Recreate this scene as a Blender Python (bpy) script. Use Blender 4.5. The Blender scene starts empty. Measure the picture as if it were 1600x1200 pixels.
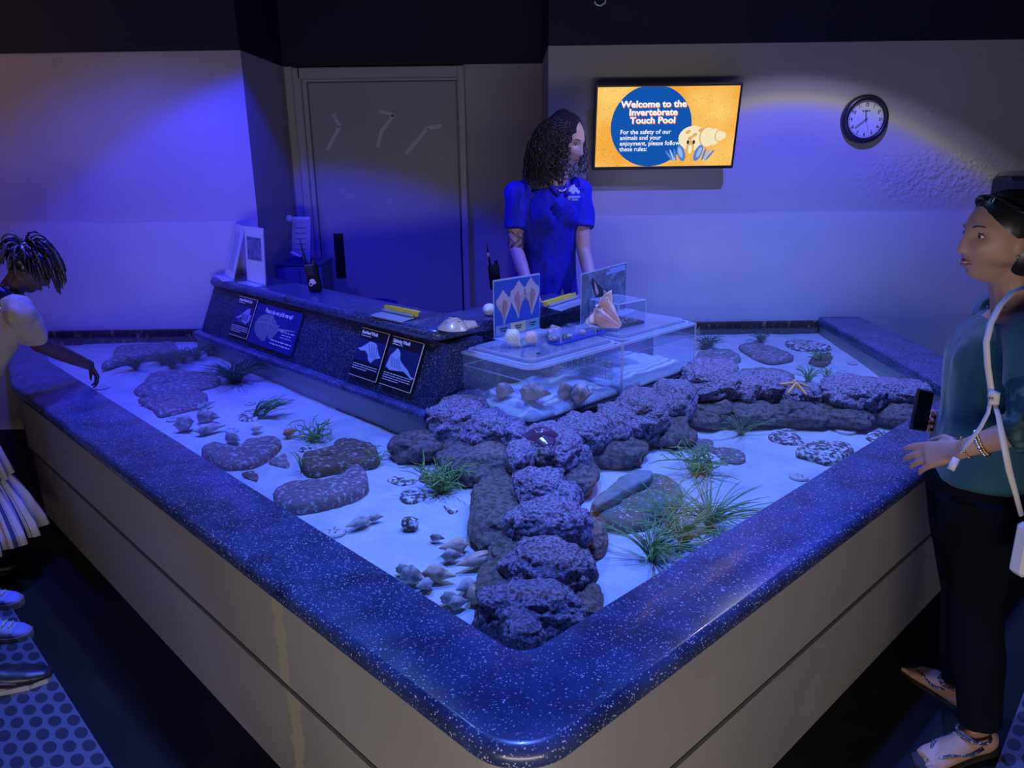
import bpy, bmesh, math, random
from mathutils import Vector, Matrix, noise
random.seed(7)
sc = bpy.context.scene
COL = sc.collection
PI = math.pi

# ---------------------------------------------------------------- camera
CAM_H, CAM_F, CAM_T, CAM_R = 1.69, 1210.0, math.radians(16.6), math.radians(0.79)
_c, _s = math.cos(CAM_T), math.sin(CAM_T)
_fw = Vector((0, _c, -_s)); _rt = Vector((1, 0, 0)); _up = Vector((0, _s, _c))
_R = _rt*math.cos(CAM_R) - _up*math.sin(CAM_R)
_U = _rt*math.sin(CAM_R) + _up*math.cos(CAM_R)
cd = bpy.data.cameras.new('camera'); cam = bpy.data.objects.new('camera', cd); COL.objects.link(cam)
M = Matrix((( _R.x, _U.x, -_fw.x, 0), (_R.y, _U.y, -_fw.y, 0), (_R.z, _U.z, -_fw.z, CAM_H), (0, 0, 0, 1)))
cam.matrix_world = M
cd.sensor_width = 36; cd.lens = CAM_F/1600*36; cd.clip_start = 0.02
sc.camera = cam
# surveyed positions: where the sight line through a photo point meets a real level z or wall depth y
def _ray(px, py): return _fw + _R*((px-800)/CAM_F) - _U*((py-600)/CAM_F)
def P(px, py, z):
    d = _ray(px, py); return Vector((0, 0, CAM_H)) + d*((z-CAM_H)/d.z)
def PY(px, py, y):
    d = _ray(px, py); return Vector((0, 0, CAM_H)) + d*(y/d.y)
def depth_of(p): return (Vector(p)-Vector((0, 0, CAM_H))).dot(_fw)

# ---------------------------------------------------------------- view, world, room and fill lights
sc.view_settings.view_transform = 'Standard'; sc.view_settings.look = 'None'
sc.view_settings.gamma = 1; sc.view_settings.use_curve_mapping = False
sc.view_settings.exposure = 0.0
w = bpy.data.worlds.new('world'); sc.world = w; w.use_nodes = True
bg = w.node_tree.nodes['Background']; bg.inputs[0].default_value = (0.36, 0.34, 0.62, 1); bg.inputs[1].default_value = 0.068

def spot(name, loc, aim, color, power, angle, blend=0.6, radius=0.05, ring=None):
    l = bpy.data.lights.new(name, 'SPOT'); l.energy = power; l.color = color
    l.spot_size = math.radians(angle); l.spot_blend = blend; l.shadow_soft_size = radius
    o = bpy.data.objects.new(name, l); COL.objects.link(o); o.location = loc
    o.rotation_euler = (Vector(aim)-Vector(loc)).to_track_quat('-Z', 'Y').to_euler()
    if ring:      # colour fringe of the lens: colour depends on the beam angle
        l.use_nodes = True; nt = l.node_tree
        em = nt.nodes['Emission']
        tc = nt.nodes.new('ShaderNodeTexCoord'); sx = nt.nodes.new('ShaderNodeSeparateXYZ')
        nt.links.new(tc.outputs['Normal'], sx.inputs[0])
        ab = nt.nodes.new('ShaderNodeMath'); ab.operation = 'ABSOLUTE'; nt.links.new(sx.outputs[2], ab.inputs[0])
        ac = nt.nodes.new('ShaderNodeMath'); ac.operation = 'ARCCOSINE'; nt.links.new(ab.outputs[0], ac.inputs[0])
        dv = nt.nodes.new('ShaderNodeMath'); dv.operation = 'DIVIDE'; nt.links.new(ac.outputs[0], dv.inputs[0])
        dv.inputs[1].default_value = math.radians(angle)/2
        cr = nt.nodes.new('ShaderNodeValToRGB'); nt.links.new(dv.outputs[0], cr.inputs[0])
        els = cr.color_ramp.elements
        while len(els) < len(ring): els.new(0.5)
        for e, (p_, c_) in zip(els, ring): e.position = p_; e.color = (*c_, 1)
        nt.links.new(cr.outputs[0], em.inputs[0])
    return o
def area(name, loc, aim, color, power, sx, sy):
    l = bpy.data.lights.new(name, 'AREA'); l.energy = power; l.color = color
    l.shape = 'RECTANGLE'; l.size = sx; l.size_y = sy
    o = bpy.data.objects.new(name, l); COL.objects.link(o); o.location = loc
    o.rotation_euler = (Vector(aim)-Vector(loc)).to_track_quat('-Z', 'Y').to_euler()
    return o
PB = (0.25, 0.43, 1.0)
spot('pool_light', (0.05, 1.9, 3.15), (0.05, 1.65, 0.6), (0.10, 0.20, 1.0), 330, 74, 0.9, 0.06)
spot('pool_light', (-0.85, 3.0, 3.15), (-0.7, 2.7, 0.6), PB, 152, 70, 0.9, 0.06)
spot('pool_light', (0.75, 3.0, 3.15), (0.75, 2.8, 0.6), PB, 152, 70, 0.9, 0.06)
spot('pool_light', (-1.9, 3.7, 3.15), (-1.9, 3.7, 0.6), (0.13, 0.20, 1.0), 135, 66, 0.9, 0.06)
spot('pool_light', (1.4, 3.6, 3.15), (1.5, 3.8, 0.6), (0.20, 0.30, 1.0), 140, 66, 0.9, 0.06)
# wall washes
spot('wall_wash_left', (-1.15, 3.65, 2.9), (-1.25, 4.05, 1.0), (0.012, 0.010, 1.0), 190, 94, 0.18, 0.05)
spot('wall_wash_left', (-1.9, 3.2, 2.9), (-2.1, 4.3, 0.6), (0.07, 0.055, 1.0), 115, 86, 0.5, 0.05)
spot('wall_wash_right', (1.65, 3.6, 2.9), (1.65, 3.72, 0.8), (1.0, 1.0, 1.0), 230, 108, 0.10, 0.02,
     ring=[(0.0, (0.12, 0.20, 1.0)), (0.60, (0.11, 0.17, 1.0)), (0.78, (0.09, 0.09, 1.0)), (0.87, (0.14, 0.13, 0.80)), (0.91, (0.22, 0.21, 0.22)), (0.94, (0.09, 0.08, 0.14)), (1.0, (0.06, 0.05, 0.10))])
spot('staff_light', (0.7, 3.1, 3.1), (0.25, 4.05, 1.4), (0.18, 0.20, 1.0), 90, 60, 0.8, 0.05)
spot('walk_light_left', (-1.9, 1.2, 3.0), (-1.75, 1.75, 0), (0.03, 0.05, 1.0), 80, 42, 0.5, 0.04)
spot('walk_light_right', (2.3, 1.3, 3.0), (2.05, 2.0, 0.3), (0.06, 0.12, 1.0), 16, 60, 0.6, 0.04)
area('warm_fill', (0.0, -1.0, 0.55), (0, 1.6, 0.35), (1.0, 0.90, 0.86), 37, 2.4, 0.4)  # added low fill behind the camera, brightens the beige pool sides
area('warm_fill', (-3.6, 3.6, 2.6), (-3.0, 4.8, 1.8), (1.0, 0.50, 0.30), 2.6, 0.5, 0.5)

# ---------------------------------------------------------------- object helpers
def tag(o, label=None, cat=None, group=None, kind=None):
    if label: o['label'] = label
    if cat: o['category'] = cat
    if group: o['group'] = group
    if kind: o['kind'] = kind
    return o
def empty(name, loc=(0, 0, 0), label=None, cat=None, group=None, rz=0.0):
    o = bpy.data.objects.new(name, None); COL.objects.link(o); o.empty_display_size = 0.05
    o.location = loc; o.rotation_euler = (0, 0, rz)
    return tag(o, label, cat, group)
def mobj(name, verts, faces, mat, parent=None, smooth=True):
    me = bpy.data.meshes.new(name); me.from_pydata([tuple(v) for v in verts], [], faces); me.update()
    bm = bmesh.new(); bm.from_mesh(me); bmesh.ops.recalc_face_normals(bm, faces=bm.faces); bm.to_mesh(me); bm.free()
    if mat: me.materials.append(mat)
    if smooth:
        me.polygons.foreach_set('use_smooth', [True]*len(me.polygons))
    o = bpy.data.objects.new(name, me); COL.objects.link(o)
    if parent: o.parent = parent
    return o
class MB:
    def __init__(s): s.v = []; s.f = []
    def add(s, v, f):
        b = len(s.v); s.v += [Vector(x) for x in v]; s.f += [tuple(i+b for i in q) for q in f]; return s
    def prism(s, pts, z0, z1):          # pts: list of xy
        n = len(pts)
        v = [(p[0], p[1], z0) for p in pts]+[(p[0], p[1], z1) for p in pts]
        f = [tuple(range(n))[::-1], tuple(range(n, 2*n))]+[(i, (i+1) % n, n+(i+1) % n, n+i) for i in range(n)]
        return s.add(v, f)
    def box(s, c, d, mat=None, bev=0.0):      # centre, full size
        x, y, z = d[0]/2, d[1]/2, d[2]/2
        if bev > 0:
            b = min(bev, x*.99, y*.99, z*.99)
            v = []; 
            for sx in (-1, 1):
                for sy in (-1, 1):
                    for sz in (-1, 1):
                        v.append((sx*x, sy*(y-b), sz*(z-b))); v.append((sx*(x-b), sy*y, sz*(z-b))); v.append((sx*(x-b), sy*(y-b), sz*z))
            bm = bmesh.new(); [bm.verts.new(p) for p in v]
            bmesh.ops.convex_hull(bm, input=bm.verts); bm.verts.index_update()
            vs = [p.co.copy() for p in bm.verts]; fs = [tuple(q.index for q in f.verts) for f in bm.faces]; bm.free()
        else:
            vs = [Vector((sx*x, sy*y, sz*z)) for sx in (-1, 1) for sy in (-1, 1) for sz in (-1, 1)]
            fs = [(0, 1, 3, 2), (4, 6, 7, 5), (0, 4, 5, 1), (2, 3, 7, 6), (0, 2, 6, 4), (1, 5, 7, 3)]
        m = mat or Matrix.Identity(4); c = Vector(c)
        return s.add([m @ (p+c) for p in map(Vector, vs)], fs)
    def tube(s, pts, rad, n=8, cap=True, flat=1.0):
        pts = [Vector(p) for p in pts]; rs = rad if isinstance(rad, (list, tuple)) else [rad]*len(pts)
        v = []; f = []; prev = None
        for i, p in enumerate(pts):
            t = (pts[min(i+1, len(pts)-1)]-pts[max(i-1, 0)]).normalized()
            if prev is None:
                a = Vector((0, 0, 1)) if abs(t.z) < 0.9 else Vector((1, 0, 0))
                u = t.cross(a).normalized()
            else: u = (prev-t*prev.dot(t)).normalized()
            prev = u; w_ = t.cross(u)
            for k in range(n):
                a = 2*PI*k/n; v.append(p+(u*math.cos(a)+w_*math.sin(a)*flat)*rs[i])
        for i in range(len(pts)-1):
            for k in range(n): f.append((i*n+k, i*n+(k+1) % n, (i+1)*n+(k+1) % n, (i+1)*n+k))
        if cap: f.append(tuple(range(n))[::-1]); f.append(tuple((len(pts)-1)*n+k for k in range(n)))
        return s.add(v, f)
    def ell(s, c, r, mat=None, nu=16, nv=10):
        m = mat or Matrix.Identity(4); v = []; f = []; c = Vector(c)
        for i in range(nv+1):
            a = PI*i/nv
            for k in range(nu):
                b = 2*PI*k/nu
                v.append(m @ (c+Vector((r[0]*math.sin(a)*math.cos(b), r[1]*math.sin(a)*math.sin(b), r[2]*math.cos(a)))))
        for i in range(nv):
            for k in range(nu): f.append((i*nu+k, i*nu+(k+1) % nu, (i+1)*nu+(k+1) % nu, (i+1)*nu+k))
        return s.add(v, f)
    def lathe(s, prof, mat=None, n=24, cap=True):       # prof [(r,z)]
        m = mat or Matrix.Identity(4); v = []; f = []
        for r, z in prof:
            for k in range(n):
                a = 2*PI*k/n; v.append(m @ Vector((r*math.cos(a), r*math.sin(a), z)))
        for i in range(len(prof)-1):
            for k in range(n): f.append((i*n+k, i*n+(k+1) % n, (i+1)*n+(k+1) % n, (i+1)*n+k))
        if cap: f.append(tuple(range(n))); f.append(tuple((len(prof)-1)*n+k for k in range(n))[::-1])
        return s.add(v, f)
    def build(s, name, mat, parent=None, smooth=False, origin=None):
        v = s.v
        if origin is not None: v = [p-Vector(origin) for p in v]
        o = mobj(name, v, s.f, mat, parent, smooth)
        if origin is not None: o.location = origin
        return o
def auto_smooth(o, deg=40):
    me = o.data; me.polygons.foreach_set('use_smooth', [True]*len(me.polygons))
    bm = bmesh.new(); bm.from_mesh(me)
    for e in bm.edges:
        e.smooth = not (len(e.link_faces) == 2 and e.calc_face_angle(0) > math.radians(deg))
    bm.to_mesh(me); bm.free(); return o
def frame_m(o, u, v):     # matrix with local x=u, y=v, z=u x v
    u = Vector(u).normalized(); v = Vector(v); v = (v-u*v.dot(u)).normalized(); n = u.cross(v)
    o = Vector(o); return Matrix(((u.x, v.x, n.x, o.x), (u.y, v.y, n.y, o.y), (u.z, v.z, n.z, o.z), (0, 0, 0, 1)))
def fillet(pts, rads, n=8):
    out = []
    for i, (p, r) in enumerate(zip(pts, rads)):
        p = Vector((p[0], p[1]))
        if r <= 0 or i in (0, len(pts)-1): out.append(p); continue
        a = (Vector(pts[i-1][:2])-p).normalized(); b = (Vector(pts[i+1][:2])-p).normalized()
        ang = a.angle(b); d = r/math.tan(ang/2)
        c = p+(a+b).normalized()*(r/math.sin(ang/2)); s0 = p+a*d-c; s1 = p+b*d-c
        tot = s0.angle_signed(s1)
        for k in range(n+1):
            q = s0.copy(); q.rotate(Matrix.Rotation(-tot*k/n, 2)); out.append(c+q)
    return out
def inside(x, y, poly):
    c = False; j = len(poly)-1
    for i in range(len(poly)):
        xi, yi = poly[i][0], poly[i][1]; xj, yj = poly[j][0], poly[j][1]
        if (yi > y) != (yj > y) and x < (xj-xi)*(y-yi)/(yj-yi)+xi: c = not c
        j = i
    return c
def text(name, s, size, mat, parent, mtx, align='LEFT', bold=0.0, sx=1.0, ext=0.0004, spacing=1.0, line=1.0):
    cu = bpy.data.curves.new(name, 'FONT'); cu.body = s; cu.size = size; cu.align_x = align; cu.extrude = ext
    cu.offset = bold; cu.space_character = spacing; cu.space_line = line; cu.resolution_u = 3
    t = bpy.data.objects.new('tmp_text', cu); COL.objects.link(t)
    me = bpy.data.meshes.new_from_object(t.evaluated_get(bpy.context.evaluated_depsgraph_get()))
    bpy.data.objects.remove(t); bpy.data.curves.remove(cu)
    me.transform(Matrix.Diagonal((sx, 1, 1, 1))); me.transform(mtx); me.materials.clear(); me.materials.append(mat)
    o = bpy.data.objects.new(name, me); COL.objects.link(o)
    if parent: o.parent = parent
    return o

# ---------------------------------------------------------------- materials
MATS = {}
def mat(name, color=(.5, .5, .5), rough=.6, metal=0.0, spec=.5, bump=None, mix=None, speck=None, emit=None, coat=0, sheen=0):
    """bump=(scale,strength,dist)  mix=(scale,color2,lo,hi)  speck=(scale,color,thr)"""
    if name in MATS: return MATS[name]
    m = bpy.data.materials.new(name); m.use_nodes = True; nt = m.node_tree; N = nt.nodes; L = nt.links
    b = N['Principled BSDF']; b.inputs['Base Color'].default_value = (*color, 1); b.inputs['Roughness'].default_value = rough
    b.inputs['Metallic'].default_value = metal; b.inputs['Specular IOR Level'].default_value = spec
    if coat: b.inputs['Coat Weight'].default_value = coat; b.inputs['Coat Roughness'].default_value = 0.08
    if sheen: b.inputs['Sheen Weight'].default_value = sheen
    tc = N.new('ShaderNodeTexCoord'); src = None
    if mix:
        ns = N.new('ShaderNodeTexNoise'); ns.inputs['Scale'].default_value = mix[0]; ns.inputs['Detail'].default_value = 6
        L.new(tc.outputs['Object'], ns.inputs['Vector'])
        mr = N.new('ShaderNodeMapRange'); mr.inputs[1].default_value = mix[2]; mr.inputs[2].default_value = mix[3]; L.new(ns.outputs[0], mr.inputs[0])
        mx = N.new('ShaderNodeMix'); mx.data_type = 'RGBA'; mx.inputs[6].default_value = (*color, 1); mx.inputs[7].default_value = (*mix[1], 1)
        L.new(mr.outputs[0], mx.inputs[0]); src = mx.outputs[2]
    if speck:
        vo = N.new('ShaderNodeTexVoronoi'); vo.inputs['Scale'].default_value = speck[0]; L.new(tc.outputs['Object'], vo.inputs['Vector'])
        sp = N.new('ShaderNodeSeparateColor'); L.new(vo.outputs['Color'], sp.inputs[0])
        g = N.new('ShaderNodeMath'); g.operation = 'GREATER_THAN'; g.inputs[1].default_value = speck[2]; L.new(sp.outputs[0], g.inputs[0])
        ls = N.new('ShaderNodeMath'); ls.operation = 'MULTIPLY'; L.new(g.outputs[0], ls.inputs[0]); L.new(sp.outputs[1], ls.inputs[1])
        mx = N.new('ShaderNodeMix'); mx.data_type = 'RGBA'; mx.inputs[7].default_value = (*speck[1], 1)
        if src: L.new(src, mx.inputs[6])
        else: mx.inputs[6].default_value = (*color, 1)
        L.new(ls.outputs[0], mx.inputs[0]); src = mx.outputs[2]
    if src: L.new(src, b.inputs['Base Color'])
    if bump:
        ns = N.new('ShaderNodeTexNoise'); ns.inputs['Scale'].default_value = bump[0]; ns.inputs['Detail'].default_value = 8; ns.inputs['Roughness'].default_value = .65
        L.new(tc.outputs['Object'], ns.inputs['Vector'])
        bp = N.new('ShaderNodeBump'); bp.inputs['Strength'].default_value = bump[1]; bp.inputs['Distance'].default_value = bump[2]
        L.new(ns.outputs[0], bp.inputs['Height']); L.new(bp.outputs[0], b.inputs['Normal'])
    if emit: b.inputs['Emission Color'].default_value = (*emit[0], 1); b.inputs['Emission Strength'].default_value = emit[1]
    MATS[name] = m; return m
def clear_mat(name, tint=(1, 1, 1), ior=1.45, haze=0.0, hazecol=(.8, .85, 1), rough=0.02, bump=None, refl=1.0):
    """thin clear sheet: lets light straight through, mirrors by Fresnel, a little milky where haze > 0"""
    m = bpy.data.materials.new(name); m.use_nodes = True; nt = m.node_tree; N = nt.nodes; L = nt.links
    N.remove(N['Principled BSDF']); out = N['Material Output']
    tr = N.new('ShaderNodeBsdfTransparent'); tr.inputs[0].default_value = (*tint, 1)
    gl = N.new('ShaderNodeBsdfGlossy'); gl.inputs[1].default_value = rough; gl.inputs[0].default_value = (refl, refl, refl, 1)
    fr = N.new('ShaderNodeFresnel'); ge = N.new('ShaderNodeNewGeometry')     # same mirror strength from either face
    mi = N.new('ShaderNodeMapRange'); mi.inputs[3].default_value = ior; mi.inputs[4].default_value = 1/ior
    L.new(ge.outputs['Backfacing'], mi.inputs[0]); L.new(mi.outputs[0], fr.inputs[0])
    if bump:
        tc = N.new('ShaderNodeTexCoord'); ns = N.new('ShaderNodeTexNoise'); ns.inputs['Scale'].default_value = bump[0]; ns.inputs['Detail'].default_value = 3
        L.new(tc.outputs['Object'], ns.inputs['Vector'])
        bp = N.new('ShaderNodeBump'); bp.inputs['Strength'].default_value = bump[1]; bp.inputs['Distance'].default_value = bump[2]
        L.new(ns.outputs[0], bp.inputs['Height']); L.new(bp.outputs[0], gl.inputs['Normal']); L.new(bp.outputs[0], fr.inputs['Normal'])
    a = tr.outputs[0]
    if haze:
        df = N.new('ShaderNodeBsdfDiffuse'); df.inputs[0].default_value = (*hazecol, 1)
        mh = N.new('ShaderNodeMixShader'); mh.inputs[0].default_value = haze; L.new(tr.outputs[0], mh.inputs[1]); L.new(df.outputs[0], mh.inputs[2]); a = mh.outputs[0]
    mx = N.new('ShaderNodeMixShader'); L.new(fr.outputs[0], mx.inputs[0]); L.new(a, mx.inputs[1]); L.new(gl.outputs[0], mx.inputs[2])
    L.new(mx.outputs[0], out.inputs[0]); MATS[name] = m; return m

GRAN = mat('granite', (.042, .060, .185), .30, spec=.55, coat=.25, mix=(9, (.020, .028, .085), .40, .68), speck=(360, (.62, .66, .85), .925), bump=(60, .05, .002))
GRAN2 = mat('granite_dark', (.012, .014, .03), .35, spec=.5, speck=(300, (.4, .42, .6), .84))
BEIGE = mat('beige_laminate', (.34, .32, .30), .55, mix=(1.5, (.27, .255, .24), .35, .7), bump=(45, .12, .002))
INNER = mat('pool_liner', (.42, .45, .44), .4, mix=(2, (.36, .38, .36), .4, .7))
WALLP = mat('wall_paint', (.52, .50, .50), .75, mix=(2, (.46, .44, .45), .3, .7), bump=(70, .22, .003))
WALLP2 = mat('wall_panel', (.60, .60, .62), .6, mix=(3, (.54, .54, .57), .3, .7), bump=(120, .18, .002))
BLACKW = mat('black_paint', (.008, .010, .040), .7)
FLOORM = mat('black_floor', (.008, .008, .010), .7, mix=(3, (.016, .015, .016), .5, .8), spec=.25)
SAND = mat('sand', (.62, .68, .70), .9, mix=(9, (.46, .52, .56), .35, .75), bump=(55, .7, .010))
WATER = clear_mat('water', (.93, .96, 1.0), 1.30, bump=(16, .20, .01), rough=.06, refl=.55)
ACRY = clear_mat('acrylic', (.93, .96, 1), 1.42, haze=.05, hazecol=(.8, .88, 1))
ACRYLID = clear_mat('acrylic_lid', (.88, .93, 1), 1.45, haze=.13, hazecol=(.75, .82, 1), rough=.08)
ACRYEDGE = clear_mat('acrylic_edge', (.8, .88, 1), 1.5, haze=.40, hazecol=(.8, .88, 1), rough=.1)
REEF = mat('reef_rock', (.52, .44, .66), .75, mix=(120, (.10, .07, .11), .40, .66), bump=(110, 1.0, .020))
REEFW = mat('reef_rock_wet', (.33, .25, .22), .5, mix=(60, (.10, .075, .065), .4, .66), bump=(80, 1.0, .016))
SLABM = mat('sea_slab', (.26, .23, .24), .8, mix=(48, (.62, .62, .66), .50, .68), bump=(80, 1.0, .014))
SLABB = mat('brown_slab', (.19, .125, .075), .8, mix=(55, (.60, .58, .56), .54, .70), bump=(70, 1.0, .014))
SLABP = mat('purple_slab', (.27, .19, .22), .8, mix=(60, (.70, .68, .72), .53, .68), bump=(75, 1.0, .014))
SPECK = mat('speckled_stone', (.10, .09, .08), .8, mix=(60, (.72, .74, .76), .46, .58), bump=(90, .7, .006))
BLACK = mat('black_plastic', (.012, .012, .015), .4)
WHITE = mat('white', (.8, .8, .8), .5)
# ================================================================ THE SETTING
def struct(o, label=None): return tag(o, label, None, None, 'structure')
YW = 4.8; XL, XR = -1.53, 0.235; YB = 5.7
ZP, ZB = 1.32, 2.275
def wallbox(name, x0, x1, y0, y1, z0, z1, m):
    return MB().box(((x0+x1)/2, (y0+y1)/2, (z0+z1)/2), (x1-x0, y1-y0, z1-z0)).build(name, m)
fl = MB().prism([(-5, -2.5), (5, -2.5), (5, 6), (-5, 6)], -0.05, 0).build('floor', FLOORM); struct(fl, 'black rubber floor with small pale crumbs')
struct(MB().prism([(-5, -2.5), (5, -2.5), (5, 6), (-5, 6)], 3.3, 3.4).build('ceiling', BLACKW), 'black painted ceiling')
WROUGH = mat('wall_paint_rough', (.52, .50, .50), .75, mix=(2, (.46, .44, .45), .3, .7), bump=(70, .22, .003))
def rough_patch(m, c, r):   # knobbly plaster patch round one spot of the wall
    nt = m.node_tree; N = nt.nodes; L = nt.links; b = N['Principled BSDF']
    tc = N.new('ShaderNodeTexCoord'); vm = N.new('ShaderNodeVectorMath'); vm.operation = 'SUBTRACT'; vm.inputs[1].default_value = c
    L.new(tc.outputs['Object'], vm.inputs[0]); v2 = N.new('ShaderNodeVectorMath'); v2.operation = 'DIVIDE'; v2.inputs[1].default_value = r; L.new(vm.outputs[0], v2.inputs[0])
    ln = N.new('ShaderNodeVectorMath'); ln.operation = 'LENGTH'; L.new(v2.outputs[0], ln.inputs[0])
    mr = N.new('ShaderNodeMapRange'); mr.inputs[1].default_value = 1.0; mr.inputs[2].default_value = .3; L.new(ln.outputs['Value'], mr.inputs[0])
    ns = N.new('ShaderNodeTexNoise'); ns.inputs['Scale'].default_value = 38; ns.inputs['Detail'].default_value = 1; L.new(tc.outputs['Object'], ns.inputs['Vector'])
    mu = N.new('ShaderNodeMath'); mu.operation = 'MULTIPLY'; L.new(mr.outputs[0], mu.inputs[0]); L.new(ns.outputs[0], mu.inputs[1])
    bp = N.new('ShaderNodeBump'); bp.inputs['Strength'].default_value = .8; bp.inputs['Distance'].default_value = .018; L.new(mu.outputs[0], bp.inputs['Height'])
    old = b.inputs['Normal'].links[0].from_socket; L.new(old, bp.inputs['Normal']); L.new(bp.outputs[0], b.inputs['Normal'])
rough_patch(WROUGH, (2.55, 4.8, 1.52), (.62, 1, .22))
struct(wallbox('wall_left', -5, XL, YW, YB, 0, ZB, WALLP), 'wall left of the door recess, painted grey above')
struct(wallbox('wall_right', XR, 5, YW, YB, 0, ZB, WROUGH), 'wall right of the door recess, with a knobbly patch')
struct(wallbox('wall_back', XL, XR, YB, YB+.1, 0, ZB, WALLP), 'rear wall of the door recess')
struct(wallbox('wall_left_panel', -5, XL, YW-.012, YW, 0, ZP, WALLP2))
struct(wallbox('wall_right_panel', XR, 5, YW-.012, YW, 0, ZP, WALLP2))
struct(wallbox('wall_left_upper', -5, XL, YW-.02, YB, ZB, 3.3, BLACKW))
struct(wallbox('wall_right_upper', XR, 5, YW-.02, YB, ZB, 3.3, BLACKW))
struct(wallbox('wall_back_upper', XL, XR, YB-.02, YB+.1, ZB, 3.3, BLACKW))
struct(wallbox('wall_side_left', -5.1, -5, -2.5, 6, 0, 3.3, BLACKW))
struct(wallbox('wall_side_right', 5, 5.1, -2.5, 6, 0, 3.3, BLACKW))
# door in the recess
DOORP = mat('door_paint', (.40, .40, .41), .45, mix=(1.2, (.35, .35, .36), .3, .7), bump=(15, .03, .004))
d = empty('door_1', (-.87, YB, 0)); struct(d, 'grey painted door at the back of the recess with tape marks')
DX0, DX1, DZ = -1.37, -.355, 2.17
def dpart(name, x0, x1, y0, y1, z0, z1, m, bev=.004):
    return MB().box(((x0+x1)/2+.87, (y0+y1)/2-YB, (z0+z1)/2), (x1-x0, y1-y0, z1-z0), bev=bev).build(name, m, d)
dpart('door_slab', DX0, DX1, YB-.03, YB-.005, .2, DZ, DOORP)
FRM = mat('frame_paint', (.46, .46, .46), .4)
fr = MB()
for (x0, x1, z0, z1) in ((-1.46, DX0-.035, .2, 2.262), (DX1+.012, -.295, .2, 2.262), (-1.425, -.34, DZ+.02, 2.262)):
    fr.box(((x0+x1)/2+.87, -.04, (z0+z1)/2), (x1-x0, .08, z1-z0), bev=.006)
for (x0, x1, z0, z1) in ((DX0-.035, DX0-.003, .2, DZ+.02), (DX0-.01, DX1+.012, DZ+.003, DZ+.02)):
    fr.box(((x0+x1)/2+.87, -.025, (z0+z1)/2), (x1-x0, .05, z1-z0), bev=.004)
fr.build('door_frame', FRM, d)
a = PY(521, 365, YB-.03); b_ = PY(541, 434, YB-.03)
dpart('push_plate', a.x, b_.x, YB-.036, YB-.03, b_.z, a.z, mat('dark_metal', (.03, .03, .035), .35, metal=.6), .002)
TAPE = mat('tape_mark', (.62, .62, .66), .5)
tp = MB()
for q in (((521, 178), (531, 198), (520, 218), (511, 235)), ((592, 173), (615, 180), (596, 205), (590, 230)), ((689, 197), (668, 200), (650, 222), (634, 240))):
    w_ = [PY(x, y, YB-.031) for x, y in q]
    for i in range(3):
        A, B = w_[i], w_[i+1]; s_ = Vector(((B-A).z, 0, -(B-A).x)).normalized()*.012
        o0 = Vector((-.87, YB, 0))
        tp.add([A-s_-o0, A+s_-o0, B+s_-o0, B-s_-o0], [(0, 1, 2, 3)])
tp.build('tape_marks', TAPE, d)
# anti-slip mats left and right of the pool: raised bars round rows of ovals
MATM = bpy.data.materials.new('oval_mat'); MATM.use_nodes = True
def oval_mat():
    nt = MATM.node_tree; N = nt.nodes; L = nt.links; b = N['Principled BSDF']; b.inputs['Roughness'].default_value = .5
    tc = N.new('ShaderNodeTexCoord'); sp = N.new('ShaderNodeSeparateXYZ'); L.new(tc.outputs['Object'], sp.inputs[0])
    def m(op, a, b2=None, c2=None):
        n = N.new('ShaderNodeMath'); n.operation = op
        for i, v in enumerate((a, b2, c2)):
            if v is None: continue
            if isinstance(v, (int, float)): n.inputs[i].default_value = v
            else: L.new(v, n.inputs[i])
        return n.outputs[0]
    px, py = .076, .043
    v = m('DIVIDE', sp.outputs[1], py); row = m('FLOOR', v); fv = m('SUBTRACT', m('SUBTRACT', v, row), .5)
    off = m('MULTIPLY', m('MODULO', m('ABSOLUTE', row), 2.0), .5)
    u = m('ADD', m('DIVIDE', sp.outputs[0], px), off); fu = m('SUBTRACT', m('SUBTRACT', u, m('FLOOR', u)), .5)
    d2 = m('ADD', m('POWER', m('DIVIDE', fu, .39), 2), m('POWER', m('DIVIDE', fv, .40), 2))
    hole = m('LESS_THAN', d2, 1.0)
    mx = N.new('ShaderNodeMix'); mx.data_type = 'RGBA'; mx.inputs[6].default_value = (.13, .14, .20, 1); mx.inputs[7].default_value = (.04, .04, .06, 1)
    L.new(hole, mx.inputs[0]); L.new(mx.outputs[2], b.inputs['Base Color'])
    bp = N.new('ShaderNodeBump'); bp.invert = True; bp.inputs['Distance'].default_value = .006; L.new(hole, bp.inputs['Height']); L.new(bp.outputs[0], b.inputs['Normal'])
oval_mat()
def floor_mat(p0, dirv, w_, l_, label):
    ang = math.atan2(dirv.y, dirv.x)
    o = MB().prism([(0, 0), (l_, 0), (l_, w_), (0, w_)], 0, .012).build('rubber_mat', MATM)
    o.location = (p0.x, p0.y, 0); o.rotation_euler = (0, 0, ang); tag(o, label, 'mat'); return o
g0, g1 = P(55, 1010, 0), P(175, 1200, 0); dd = (g1-g0).normalized()
floor_mat(g0-dd*.45, dd, -1.2, 2.2, 'blue-lit rubber mat with rows of ovals on the floor at the left')
g0, g1 = P(1590, 1110, 0), P(1560, 1190, 0); dd = (g0-g1).normalized()
floor_mat(g1-dd*.9, dd, -1.2, 2.2, 'rubber mat with rows of ovals on the floor at the right corner')

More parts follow.
